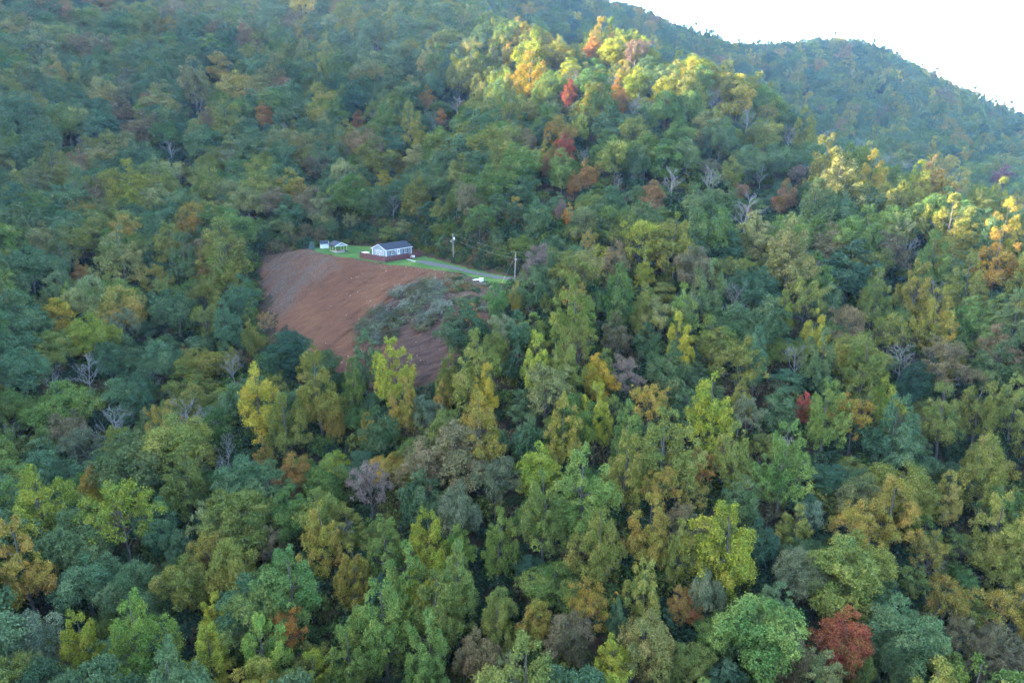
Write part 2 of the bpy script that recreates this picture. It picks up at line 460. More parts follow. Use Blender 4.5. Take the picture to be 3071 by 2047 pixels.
def hit(px, py, off=0.0, tmin=60.0, tmax=1000.0, step=1.0):
    """where the view ray through a photograph pixel meets the land raised by off"""
    d = ray(px, py); t = np.arange(tmin, tmax, step)
    z = CAM_Z + d[2] * t - off
    below = z < G(d[0] * t, d[1] * t)
    if not below.any(): return None
    k = int(np.argmax(below)); tt = t[k]
    return np.array([d[0] * tt, d[1] * tt, CAM_Z + d[2] * tt - off]), tt

# ---- the ground sheet ------------------------------------------------------
def axis(core0, core1, step, lo, hi, grow=1.16):
    c = list(np.arange(core0, core1 + 1e-6, step)); s = step; x = c[0]; left = []
    while x > lo:
        s *= grow; x -= s; left.append(max(x, lo))
    s = step; x = c[-1]; right = []
    while x < hi:
        s *= grow; x += s; right.append(min(x, hi))
    return np.array(left[::-1] + c + right)

DIRT_PX = [(800,772),(850,763),(900,752),(938,749),(960,759),(1015,768),(1070,776),(1120,785),(1160,794),(1200,797),(1250,800),(1300,808),(1350,815),(1392,824),(1430,840),(1462,850),(1500,852),(1545,853),
           (1525,880),(1490,915),(1470,950),(1440,990),(1400,1030),(1375,1085),(1330,1130),(1270,1165),(1180,1180),(1060,1170),(1000,1140),(955,1105),(900,1062),(850,1010),(812,940),(790,880),(788,820)]
DIRT = []
for px, py in DIRT_PX:
    h = hit(px, py, 0.0, 120, 400, 0.5)
    DIRT.append((h[0][0], h[0][1]))
BRUSH_PX = [(1085,1010),(1120,945),(1160,905),(1215,862),(1300,835),(1345,850),(1350,900),(1335,955),(1260,985),(1190,1010),(1120,1025)]
BRUSH = [tuple(hit(px, py, 0.0, 120, 400, 0.5)[0][:2]) for px, py in BRUSH_PX]
BANK_PX = [(1340,822),(1392,828),(1430,842),(1462,853),(1500,855),(1540,858),(1520,885),(1490,920),(1460,950),(1400,950),(1350,930),(1345,880)]
BANK = [tuple(hit(px, py, 0.0, 120, 400, 0.5)[0][:2]) for px, py in BANK_PX]
MOUND_PX = [(798,785),(850,765),(905,752),(950,757),(1000,772),(1010,800),(960,830),(900,880),(850,940),(812,935),(795,870)]
MOUND = [tuple(hit(px, py, 0.0, 120, 400, 0.5)[0][:2]) for px, py in MOUND_PX]
CHURN_PX = [(1180,1020),(1260,990),(1340,960),(1400,960),(1400,1030),(1370,1090),(1270,1165),(1190,1170),(1150,1090)]
CHURN = [tuple(hit(px, py, 0.0, 120, 400, 0.5)[0][:2]) for px, py in CHURN_PX]
print('land fitted', round(time.time() - T_START, 1))

xs = axis(-440, 470, 3.0, -3500, 3500); ys = axis(-40, 520, 3.0, -3300, 3400)
gx, gy = np.meshgrid(xs, ys)
gz = G(gx, gy)
sd_open = np.minimum(poly_sd(gx, gy, LAWN), poly_sd(gx, gy, DIRT))
gz = gz - 1.6 * smooth(-1.0, -5.0, sd_open)          # let down under the lawn and the cleared slope, which are sheets of their own
nx, ny = len(xs), len(ys)
idx = np.arange(nx * ny).reshape(ny, nx)
fq = np.stack([idx[:-1, :-1], idx[:-1, 1:], idx[1:, 1:], idx[1:, :-1]], 2).reshape(-1, 4)
GROUND_MIN, GROUND_MAX = float(gz.min()), float(gz.max())
ground = link('ground', mesh_np('ground', np.stack([gx, gy, gz], 2).reshape(-1, 3), fq, 4, [M['ground']], smooth_shade=True))
tag(ground, kind='structure')

# ---- lawn and cleared slope: one fine grid cut along the grass edge --------
allp = np.array(LAWN + DIRT)
px0, px1, py0, py1 = allp[:, 0].min() - 3, min(allp[:, 0].max() + 3, 12), allp[:, 1].min() - 3, allp[:, 1].max() + 3
STEP = 0.45
xs = np.arange(px0, px1, STEP); ys = np.arange(py0, py1, STEP)
gx, gy = np.meshgrid(xs, ys)
gx = gx + (vnoise(gx * 3.1, gy * 3.1, 40) - 0.5) * 0.3; gy = gy + (vnoise(gx * 3.1, gy * 3.1, 41) - 0.5) * 0.3
sdl = poly_sd(gx, gy, LAWN); sdd = poly_sd(gx, gy, DIRT)
base = G(gx, gy)
ra = (gx - P0[0]) * S_[0] + (gy - P0[1]) * S_[1]; rb = (gx - P0[0]) * N_[0] + (gy - P0[1]) * N_[1]
warp = (fbm(ra / 9.0, rb / 22.0, 71, 3) - 0.5) * 10
ruts = (fbm((ra + warp) / 1.3, rb / 16.0, 61, 3) - 0.5) * 0.9 + (fbm(gx / 5.0, gy / 5.0, 62, 3) - 0.5) * 1.5 + (fbm(gx / 0.9, gy / 0.9, 63, 2) - 0.5) * 0.22
gul = smooth(0.84, 1.0, 1 - np.abs(2 * vnoise((ra + warp * 0.7) / 8.0, rb / 70.0, 81) - 1)) * (0.4 + 0.6 * vnoise(ra / 5.0, rb / 9.0, 82))
ruts = ruts - gul * 0.75
kd = smooth(0.3, 5.0, sdl)
patch_z = base + 0.05 + ruts * kd + (fbm(gx / 6.0, gy / 6.0, 64, 2) - 0.5) * 0.12 * (1 - kd)
zone_w = smooth(3.5, -4.0, poly_sd(gx, gy, MOUND) + (fbm(gx / 4.0, gy / 4.0, 65, 3) - 0.5) * 14)
zone_b = smooth(2.0, -2.0, poly_sd(gx, gy, BANK) + (fbm(gx / 3.0, gy / 3.0, 66, 3) - 0.5) * 6)
zone_c = smooth(3.0, -3.0, poly_sd(gx, gy, CHURN) + (fbm(gx / 3.0, gy / 3.0, 67, 3) - 0.5) * 9)
zone_w = zone_w * (0.25 + 0.75 * smooth(0.35, 0.65, fbm(gx / 3.2, gy / 3.2, 69, 3)))
zone_c = np.maximum(zone_c, smooth(2.5, -1.0, poly_sd(gx, gy, BRUSH) + (fbm(gx / 2.5, gy / 2.5, 70, 3) - 0.5) * 6))  # same dark tone under the brush pile, painting shade between its branches
zone = np.stack([np.maximum(zone_w, zone_b * 0.85), zone_c, zone_c * 0], 2)
ny, nx = gx.shape
idx = np.arange(nx * ny).reshape(ny, nx)
fq = np.stack([idx[:-1, :-1], idx[:-1, 1:], idx[1:, 1:], idx[1:, :-1]], 2).reshape(-1, 4)
cs = lambda a: (a[:-1, :-1] + a[1:, :-1] + a[:-1, 1:] + a[1:, 1:]).reshape(-1) / 4
edge = (fbm(cs(gx) / 2.2, cs(gy) / 2.2, 68, 3) - 0.5)
is_lawn = cs(sdl) + edge * 2.4 < 0
is_dirt = (~is_lawn) & (cs(sdd) + edge * 5 < 0.6)
verts = np.stack([gx, gy, patch_z], 2).reshape(-1, 3)
def sub(name, mask, mat):
    f = fq[mask]; u, inv = np.unique(f, return_inverse=True)
    me = mesh_np(name, verts[u], inv.reshape(-1, 4), 4, [mat], smooth_shade=True)
    at = me.attributes.new('zone', 'FLOAT_VECTOR', 'POINT'); at.data.foreach_set('vector', zone.reshape(-1, 3)[u].astype(np.float32).ravel())
    return tag(link(name, me), kind='structure')
sub('lawn', is_lawn, M['grass'])
sub('cleared_dirt_slope', is_dirt, M['dirt'])

def patch_height(x, y):
    """height of the lawn / dirt sheet at a point"""
    i = np.clip(((np.asarray(x) - px0) / STEP).astype(int), 0, nx - 1); j = np.clip(((np.asarray(y) - py0) / STEP).astype(int), 0, ny - 1)
    return patch_z[j, i]

# ---- driveway and walk -----------------------------------------------------
def strip(name, up, lo, mat, lift, n=60, cross=4):
    U = np.array([flat(*p) for p in up]); Lw = np.array([flat(*p) for p in lo])
    def resamp(P):
        s = np.r_[0, np.cumsum(np.linalg.norm(np.diff(P, axis=0), axis=1))]; q = np.linspace(0, s[-1], n)
        return np.stack([np.interp(q, s, P[:, 0]), np.interp(q, s, P[:, 1])], 1)
    U, Lw = resamp(U), resamp(Lw)
    v = []; f = []
    for i in range(n):
        wob = 0.12 * math.sin(i * 1.7) + 0.1 * math.sin(i * 0.6)
        for k in range(cross + 1):
            t = k / cross; p = U[i] * (1 - t) + Lw[i] * t
            if k in (0, cross): p = p + (U[i] - Lw[i]) / (np.linalg.norm(U[i] - Lw[i]) + 1e-6) * wob * (1 if lift < 0.2 else 0)
            v.append((p[0], p[1], float(G(p[0], p[1])) + lift + 0.03 * math.sin(t * math.pi)))
    for i in range(n - 1):
        for k in range(cross):
            a = i * (cross + 1) + k; f += [a, a + 1, a + cross + 2, a + cross + 1]
    return tag(link(name, mesh_np(name, v, f, 4, [mat], smooth_shade=True)), kind='structure')
strip('gravel_driveway', [(1262,781),(1292.6,785.5),(1357,798.5),(1424,815),(1480,826.5),(1550,836.5),(1640,853)],
      [(1247,786.5),(1284,795),(1368,810),(1424,823.5),(1480,834.5),(1550,844),(1640,862)], M['gravel'], 0.14)
strip('concrete_walk', [(1222,777.2),(1250,784.2)], [(1217,778.6),(1244,786.6)], M['concrete'], 0.16, 12, 2)
print('ground done', round(time.time() - T_START, 1))

# =====================================================================
# the homestead on the bench
# =====================================================================
def frame(origin, ang, z=0.0):
    """an Empty with local x along ang (radians)"""
    return (float(origin[0]), float(origin[1]), z), ang

def gable_roof(L, Wd, eave_z, rise, over, thick, x_over=0.3):
    """two slopes; ridge along x; returns MB"""
    m = MB(); half = Wd / 2; sl = rise / half; yo = over
    for sgn in (-1, 1):
        e = (Wd / 2 + sgn * (half + yo), eave_z - sl * yo); r = (Wd / 2, eave_z + rise)
        pts = [(e[0], e[1]), (r[0], r[1]), (r[0], r[1] + thick), (e[0], e[1] + thick)]
        m.poly_prism(pts, 'x', -x_over, L + x_over)
    return m

# ---- house: local x along the long front (away to the right), local y along the gable end (away to the left) ----
HA = math.radians(48.0)
HC = flat(1158.5, 771.5, 1.0)
HL, HW, HZ, HWALL, HRISE = 10.9, 7.4, 1.0, 2.45, 1.55
house = empty('house', (HC[0], HC[1], BENCH_Z), HA)
tag(house, 'small blue-grey sided house with dark gable roof and white trim beside the driveway', 'house')
w = MB().box(0, HL, 0, HW, 0.0, HZ + HWALL)
w.poly_prism([(0, HZ + HWALL), (HW, HZ + HWALL), (HW / 2, HZ + HWALL + HRISE)], 'x', 0.0, 0.12)
w.poly_prism([(0, HZ + HWALL), (HW, HZ + HWALL), (HW / 2, HZ + HWALL + HRISE)], 'x', HL - 0.12, HL)
wall = w.build('wall', M['siding'], house)
for k in range(16):                                  # clapboards standing a little proud
    z0 = HZ + 0.05 + k * 0.15
    MB().box(-0.012, HL + 0.012, -0.012, HW + 0.012, z0, z0 + 0.13).build('clapboard', M['siding'], wall)
roof = gable_roof(HL, HW, HZ + HWALL, HRISE, 0.38, 0.12, 0.32).build('roof', M['shingle'], house)
for k in range(1, 9):                                # shingle courses
    t = k / 9.0
    for sgn in (-1, 1):
        y = HW / 2 + sgn * (HW / 2 + 0.36) * t; z = HZ + HWALL + HRISE - HRISE / (HW / 2) * abs(y - HW / 2) + 0.12
        MB().box(-0.31, HL + 0.31, y - 0.03, y + 0.03, z - 0.01, z + 0.028).build('shingle_course', M['shingle'], roof)
for xg in (-0.36, HL + 0.30):                         # white rake boards on both gables
    for sgn in (-1, 1):
        sl = HRISE / (HW / 2); ye = HW / 2 + sgn * (HW / 2 + 0.40); ze = HZ + HWALL - sl * 0.40
        r = MB().poly_prism([(ye, ze - 0.12), (HW / 2, HZ + HWALL + HRISE - 0.12), (HW / 2, HZ + HWALL + HRISE + 0.10), (ye, ze + 0.10)], 'x', xg, xg + 0.06)
        r.build('rake_board', M['white'], roof)
sl = HRISE / (HW / 2)
MB().box(-0.30, HL + 0.30, -0.46, -0.40, HZ + HWALL - sl * 0.38 - 0.10, HZ + HWALL - sl * 0.38 + 0.10).build('gutter', M['white'], roof)
MB().box(-0.30, HL + 0.30, HW + 0.40, HW + 0.46, HZ + HWALL - sl * 0.38 - 0.10, HZ + HWALL - sl * 0.38 + 0.10).build('gutter', M['white'], roof)
for cx, cy in ((0, 0), (HL, 0), (0, HW), (HL, HW)):   # corner boards
    MB().box(cx - 0.09 if cx == 0 else cx - 0.13, cx + 0.13 if cx == 0 else cx + 0.09, cy - 0.09 if cy == 0 else cy - 0.13, cy + 0.13 if cy == 0 else cy + 0.09, HZ, HZ + HWALL - 0.02).build('corner_board', M['white'], house)

def window(parent, side, c, zc, wd, ht, shutters=False, cols=2, rows=4, door=False):
    """a window set on a wall: side 'x' = gable end at x=0 (runs along y), side 'y' = long front at y=0 (runs along x)"""
    def B(mb, u0, u1, d0, d1, z0, z1):
        return mb.box(-d1, -d0, u0, u1, z0, z1) if side == 'x' else mb.box(u0, u1, -d1, -d0, z0, z1)
    fr = MB(); t = 0.11
    B(fr, c - wd/2 - t, c - wd/2, 0.0, 0.07, zc - ht/2 - t, zc + ht/2 + t); B(fr, c + wd/2, c + wd/2 + t, 0.0, 0.07, zc - ht/2 - t, zc + ht/2 + t)
    B(fr, c - wd/2, c + wd/2, 0.0, 0.07, zc + ht/2, zc + ht/2 + t); B(fr, c - wd/2, c + wd/2, 0.0, 0.08, zc - ht/2 - t, zc - ht/2)
    f = fr.build('door' if door else 'window', M['white'], parent)
    B(MB(), c - wd/2, c + wd/2, 0.014, 0.03, zc - ht/2, zc + ht/2).build('pane', M['glass'], f)
    for k in range(1, cols):
        u = c - wd/2 + wd * k / cols; B(MB(), u - 0.02, u + 0.02, 0.031, 0.05, zc - ht/2, zc + ht/2).build('muntin', M['white'], f)
    for k in range(1, rows):
        z = zc - ht/2 + ht * k / rows; hh = 0.045 if k * 2 == rows and not door else 0.02
        B(MB(), c - wd/2, c + wd/2, 0.0315, 0.052, z - hh, z + hh).build('muntin', M['white'], f)
    if shutters:
        for s in (-1, 1):
            u = c + s * (wd/2 + t + 0.2)
            B(MB(), u - 0.17, u + 0.17, 0.014, 0.05, zc - ht/2 - 0.05, zc + ht/2 + 0.05).build('shutter', M['shutter'], f)
    return f
wz = HZ + 1.35
window(house, 'y', 2.55, wz, 0.8, 1.35, True)
window(house, 'y', 8.3, wz, 0.8, 1.35, True)
window(house, 'x', 1.95, wz - 0.02, 0.72, 1.3)
window(house, 'x', 5.55, wz - 0.02, 0.72, 1.3)
fd = window(house, 'x', 3.25, HZ + 1.08, 0.6, 1.8, door=True, rows=5)
fd2 = window(house, 'x', 4.2, HZ + 1.08, 0.6, 1.8, door=True, rows=5)
dr = MB().box(4.75, 5.85, -0.07, -0.0125, HZ, HZ + 2.12).build('door', M['white'], house)
MB().box(5.12, 5.52, -0.09, -0.0705, HZ + 1.0, HZ + 1.85).build('pane', M['glass'], dr)
MB().box(5.31, 5.33, -0.105, -0.0905, HZ + 1.0, HZ + 1.85).build('muntin', M['white'], dr)
MB().box(5.12, 5.52, -0.106, -0.0907, HZ + 1.41, HZ + 1.44).build('muntin', M['white'], dr)
MB().box(4.87, 4.95, -0.13, -0.0705, HZ + 0.95, HZ + 1.05).build('handle', M['black'], dr)
MB().box(6.35, 6.5, -0.16, -0.013, HZ + 1.65, HZ + 1.95).build('wall_lamp', M['black'], house)
MB().box(3.75, 4.35, -0.05, -0.013, HZ + 1.5, HZ + 1.8).poly_prism([(3.85, HZ + 1.8), (4.25, HZ + 1.8), (4.05, HZ + 1.9)], 'y', -0.05, -0.013).build('wall_plaque', M['white'], house)

# ---- deck round the near corner ----------------------------------------------
def to_local(px, py, z=0.0):
    p = flat(px, py, z) - HC; c, s = math.cos(HA), math.sin(HA)
    return np.array([p[0] * c + p[1] * s, -p[0] * s + p[1] * c])
dcor = to_local(1154.0, 788.0); dlef = to_local(1084.5, 772.8)
DX0 = float(np.clip(dcor[0], -3.2, -1.4)); DY0 = float(np.clip(dcor[1], -3.2, -1.4)); DY1 = float(np.clip(dlef[1], HW, HW + 4.5)); DX1 = HL + 2.0
print('deck', dcor, dlef, DX0, DY0, DY1)
deck = empty('deck', (HC[0], HC[1], BENCH_Z), HA)
tag(deck, 'red-brown wooden deck with solid skirting wrapped around the blue-grey house', 'deck')
fl = MB().box(DX0, -0.015, DY0, DY1, HZ - 0.2, HZ - 0.05).box(-0.015, DX1, DY0, -0.015, HZ - 0.2, HZ - 0.05).build('floor', M['deckwood'], deck)
n = int((DX1 - DX0) / 0.3)
for k in range(n):                                    # boards across the front walk
    x = DX0 + (DX1 - DX0) * k / n
    MB().box(x + 0.01, x + (DX1 - DX0) / n - 0.01, DY0, -0.02 if x > -0.3 else DY1, HZ - 0.048, HZ - 0.005).build('floor_board', M['deckwood'], fl)
def rail_run(axis, fixed, a, b, gap=None):
    """posts, rails, pickets and skirting along one edge"""
    n = max(2, int(round(abs(b - a) / 1.9)))
    def BX(mb, u0, u1, d, z0, z1):
        u0, u1 = min(u0, u1), max(u0, u1)
        return mb.box(u0, u1, fixed - d, fixed + d, z0, z1) if axis == 'x' else mb.box(fixed - d, fixed + d, u0, u1, z0, z1)
    for k in range(n + 1):
        u = a + (b - a) * k / n
        BX(MB(), u - 0.06, u + 0.06, 0.062, -0.2, HZ + 1.05).build('post', M['deckwood'], deck)
    for k in range(n):
        u0 = a + (b - a) * k / n + 0.06; u1 = a + (b - a) * (k + 1) / n - 0.06
        BX(MB(), u0, u1, 0.035, -0.25, HZ - 0.21).build('skirt_panel', M['deckwood'], deck)
        if gap and gap[0] < (u0 + u1) / 2 < gap[1]: continue
        BX(MB(), u0, u1, 0.05, HZ + 0.92, HZ + 1.0).build('top_rail', M['deckwood'], deck)
        BX(MB(), u0, u1, 0.03, HZ + 0.08, HZ + 0.16).build('lower_rail', M['deckwood'], deck)
        BX(MB(), u0, u1, 0.022, HZ + 0.46, HZ + 0.53).build('middle_rail', M['deckwood'], deck)
        pk = MB(); q = int((u1 - u0) / 0.15)
        for j in range(q):
            c = u0 + (u1 - u0) * (j + 0.5) / q; BX(pk, c - 0.045, c + 0.045, 0.014, HZ + 0.161, HZ + 0.919)
        o = pk.build('pickets', M['deckwood'], deck); o['kind'] = 'stuff'
rail_run('x', DY0, DX0, DX1, gap=(6.9, 8.8))
rail_run('y', DX0, DY0 + 0.13, DY1)
rail_run('x', DY1, DX0 + 0.13, 0.3)
rail_run('y', DX1, DY0 + 0.13, 1.6)
st = MB()
for k in range(4):
    MB().box(7.1, 8.6, DY0 - 0.07 - 0.3 * (k + 1), DY0 - 0.07 - 0.3 * k, HZ - 0.25 - 0.22 * k, HZ - 0.2 - 0.22 * k).build('step', M['deckwood'], deck)
for x in (7.04, 8.6):
    MB().poly_prism([(DY0 - 0.07, HZ - 0.2), (DY0 - 0.07, HZ - 0.55), (DY0 - 1.4, -0.05), (DY0 - 1.4, 0.12)], 'x', x, x + 0.055).build('stringer', M['deckwood'], deck)
    MB().box(x, x + 0.08, DY0 - 1.42, DY0 - 1.34, -0.1, 0.98).build('stair_post', M['deckwood'], deck)
    MB().poly_prism([(DY0 - 0.07, HZ + 0.98), (DY0 - 0.07, HZ + 0.88), (DY0 - 1.38, 0.88), (DY0 - 1.38, 0.98)], 'x', x + 0.005, x + 0.075).build('stair_rail', M['deckwood'], deck)

def world_pt(lx, ly, z=0.0):
    c, s = math.cos(HA), math.sin(HA)
    return (HC[0] + lx * c - ly * s, HC[1] + lx * s + ly * c, z)
# hot tub, chairs, pots, bench
tub = empty('hot_tub', world_pt(DX0 + 1.35, DY1 - 1.35, HZ - 0.005), HA)
tag(tub, 'square hot tub with a white cover on the far corner of the deck', 'hot tub')
MB().box(-1.0, 1.0, -1.0, 1.0, 0, 0.86).build('shell', M['post'], tub)
MB().box(-1.05, -0.01, -1.05, 1.05, 0.86, 0.97).build('cover_half', M['white'], tub); MB().box(0.01, 1.05, -1.05, 1.05, 0.86, 0.97).build('cover_half', M['white'], tub)
def deck_chair(lx, ly, rz, label):
    o = empty('deck_chair', world_pt(lx, ly, HZ - 0.004), HA + rz); tag(o, label, 'chair', 'chairs on the deck')
    for x in (-0.32, 0.26):
        for y in (-0.3, 0.22): MB().box(x, x + 0.06, y, y + 0.06, 0, 0.42 if y < 0 else 0.6).build('leg', M['bluechair'], o)
    for k in range(4): MB().box(-0.32, 0.32, -0.3 + k * 0.15, -0.17 + k * 0.15, 0.38 - 0.02 * k, 0.41 - 0.02 * k).build('seat_slat', M['bluechair'], o)
    for k in range(4): MB().poly_prism([(0.28, 0.34), (0.32, 0.34), (0.52, 1.02), (0.48, 1.02)], 'x', -0.3 + 0.155 * k, -0.17 + 0.155 * k).build('back_slat', M['bluechair'], o)
    for x in (-0.4, 0.28): MB().box(x, x + 0.12, -0.34, 0.3, 0.61, 0.64).build('armrest', M['bluechair'], o)
deck_chair(1.35, -0.75, 0.0, 'faded blue deck chair under the window nearest the house corner')
deck_chair(6.6, -0.75, 0.0, 'faded blue deck chair just past the white front door')
def pot(px, py, label):
    p = flat(px, py); o = empty('planter_pot', (p[0], p[1], 0.06)); tag(o, label, 'pot', 'planter pots by the deck steps')
    m = MB(); th = [i * math.pi / 6 for i in range(12)]
    m.poly_prism([(0.2 * math.cos(a), 0.2 * math.sin(a)) for a in th], 'z', 0, 0.12); m.poly_prism([(0.27 * math.cos(a), 0.27 * math.sin(a)) for a in th], 'z', 0.1201, 0.42)
    m.build('bowl', M['concrete'], o)
    m2 = MB().poly_prism([(0.31 * math.cos(a), 0.31 * math.sin(a)) for a in th], 'z', 0.4201, 0.47); m2.build('rim', M['concrete'], o)
pot(1206.5, 777.0, 'pale planter pot on the house side of the deck steps')
pot(1222.5, 775.5, 'pale planter pot beside the concrete walk')
bp = flat(1238, 774.8)
bn = empty('garden_bench', (bp[0], bp[1], 0.07), math.radians(12)); tag(bn, 'white painted garden bench standing on the grass beyond the deck', 'bench')
for x in (-0.8, 0.72):
    MB().box(x, x + 0.08, -0.28, -0.2, 0, 0.62).build('leg', M['white'], bn); MB().box(x, x + 0.08, 0.2, 0.28, 0, 0.95).build('leg', M['white'], bn)
    MB().box(x, x + 0.08, -0.3, 0.2, 0.6201, 0.68).build('armrest', M['white'], bn)
for k in range(4): MB().box(-0.72, 0.72, -0.26 + k * 0.12, -0.16 + k * 0.12, 0.40, 0.45).build('seat_slat', M['white'], bn)
for k in range(4): MB().box(-0.72, 0.72, 0.22, 0.26, 0.5 + k * 0.115, 0.6 + k * 0.115).build('back_slat', M['white'], bn)
MB().box(-0.72, 0.72, -0.285, -0.265, 0.3, 0.45).build('apron', M['white'], bn)

# ---- shed -------------------------------------------------------------------
sp = flat(962.8, 745.8); SA = math.radians(22.0)
shed = empty('shed', (sp[0], sp[1], 0.0), SA); tag(shed, 'little white storage shed with dark roof at the far end of the lawn', 'shed')
SL, SW, SH = 2.75, 2.3, 1.85
m = MB().box(0, SL, 0, SW, -0.2, SH)
for x in (0.0, SL - 0.08): m.poly_prism([(0, SH), (SW, SH), (SW / 2, SH + 0.85)], 'x', x, x + 0.08)
sw = m.build('wall', M['shedwall'], shed)
for k in range(6): MB().box(-0.01, SL + 0.01, -0.01, SW + 0.01, 0.06 + k * 0.3, 0.06 + k * 0.3 + 0.285).build('siding_board', M['shedwall'], sw)
gable_roof(SL, SW, SH, 0.85, 0.18, 0.07, 0.12).build('roof', M['shingle'], shed)
for x in (-0.05, SL - 0.07):
    MB().box(x, x + 0.12, -0.05, 0.0 - 0.011, 0.0, SH - 0.03).build('corner_board', M['white'], shed)
for sgn in (-1, 1):
    slp = 0.85 / (SW / 2); ye = SW / 2 + sgn * (SW / 2 + 0.2); ze = SH - slp * 0.2
    MB().poly_prism([(ye, ze - 0.1), (SW / 2, SH + 0.75), (SW / 2, SH + 0.93), (ye, ze + 0.08)], 'x', SL + 0.125, SL + 0.17).build('rake_board', M['white'], shed)
MB().box(SL + 0.012, SL + 0.05, 0.6, 1.7, 0.05, 1.75).build('door', M['white'], shed)

# ---- picnic pavilion -----------------------------------------------------------
pp = flat(1007.0, 758.8); PA = math.radians(36.0)
pav = empty('picnic_pavilion', (pp[0], pp[1], 0.0), PA); tag(pav, 'open picnic pavilion with dark roof and wooden posts on a concrete slab', 'pavilion')
PW, PL, PH = 4.3, 5.4, 2.35      # local x: gable width, local y: length away
MB().box(0.1, PW - 0.1, 0.1, PL - 0.1, 0.0, 0.16).build('slab', M['concrete'], pav)
for x in (0.0, PW - 0.16):
    for y in (0.0, PL / 2 - 0.08, PL - 0.16): MB().box(x, x + 0.16, y, y + 0.16, -0.1, PH).build('post', M['post'], pav)
for x in (0.0, PW - 0.16): MB().box(x - 0.003, x + 0.163, -0.2, PL + 0.2, PH, PH + 0.2).build('beam', M['white'], pav)
for y in (-0.02, PL - 0.14): MB().box(0.165, PW - 0.165, y, y + 0.16, PH + 0.01, PH + 0.19).build('beam', M['white'], pav)
rm = MB(); rise = 1.05
for sgn in (-1, 1):
    slp = rise / (PW / 2); xe = PW / 2 + sgn * (PW / 2 + 0.35); ze = PH + 0.22 - slp * 0.35
    rm.poly_prism([(xe, ze), (PW / 2, PH + 0.22 + rise), (PW / 2, PH + 0.32 + rise), (xe, ze + 0.1)], 'y', -0.35, PL + 0.35)
prf = rm.build('roof', M['shingle'], pav)
for y0 in (-0.41, PL + 0.351):
    for sgn in (-1, 1):
        xe = PW / 2 + sgn * (PW / 2 + 0.38); ze = PH + 0.22 - rise / (PW / 2) * 0.38
        MB().poly_prism([(xe, ze - 0.1), (PW / 2, PH + 0.12 + rise), (PW / 2, PH + 0.31 + rise), (xe, ze + 0.09)], 'y', y0, y0 + 0.055).build('rake_board', M['white'], prf)
for y0 in (0.02, PL - 0.1): MB().poly_prism([(0.1, PH + 0.21), (PW - 0.1, PH + 0.21), (PW / 2, PH + 0.19 + rise)], 'y', y0, y0 + 0.06).build('gable_panel', M['siding'], pav)
c, s = math.cos(PA), math.sin(PA)
tbl = empty('picnic_table', (pp[0] + 2.1 * c - 2.9 * s, pp[1] + 2.1 * s + 2.9 * c, 0.16), PA); tag(tbl, 'red-brown picnic table under the pavilion roof', 'table')
for k in range(5): MB().box(-0.4 + k * 0.165, -0.25 + k * 0.165, -0.95, 0.95, 0.72, 0.77).build('table_board', M['picnic'], tbl)
for sx in (-0.85, 0.6):
    MB().box(sx, sx + 0.26, -0.95, 0.95, 0.42, 0.47).build('bench_board', M['picnic'], tbl)
for y in (-0.7, 0.62):
    MB().box(-0.8, 0.8, y, y + 0.08, 0.36, 0.419).build('crossbeam', M['picnic'], tbl)
    for sg in (-1, 1): MB().poly_prism([(sg * 0.25, 0.719), (sg * 0.33, 0.719), (sg * 0.62, 0.0), (sg * 0.52, 0.0)], 'y', y + 0.081, y + 0.15).build('leg', M['picnic'], tbl)
gp = flat(1038.5, 758.0)
gr = empty('barrel_grill', (gp[0], gp[1], 0.04), math.radians(15)); tag(gr, 'black barrel grill on the grass right beside the pavilion', 'grill')
th = [i * math.pi / 6 for i in range(12)]
MB().poly_prism([(0.26 * math.cos(a), 0.66 + 0.26 * math.sin(a)) for a in th], 'x', -0.5, 0.5).build('barrel', M['black'], gr)
for x in (-0.42, 0.36):
    for y in (-0.2, 0.14): MB().box(x, x + 0.06, y, y + 0.06, 0, 0.5).build('leg', M['black'], gr)
MB().box(0.52, 0.85, -0.2, 0.2, 0.62, 0.66).build('side_shelf', M['black'], gr)
MB().tube([(-0.2, -0.26, 0.75), (0.2, -0.26, 0.75)], 0.02, 6).build('handle', M['metal'], gr)
MB().tube([(-0.3, 0, 0.9), (-0.3, 0, 1.35)], 0.05, 8).build('chimney', M['black'], gr)

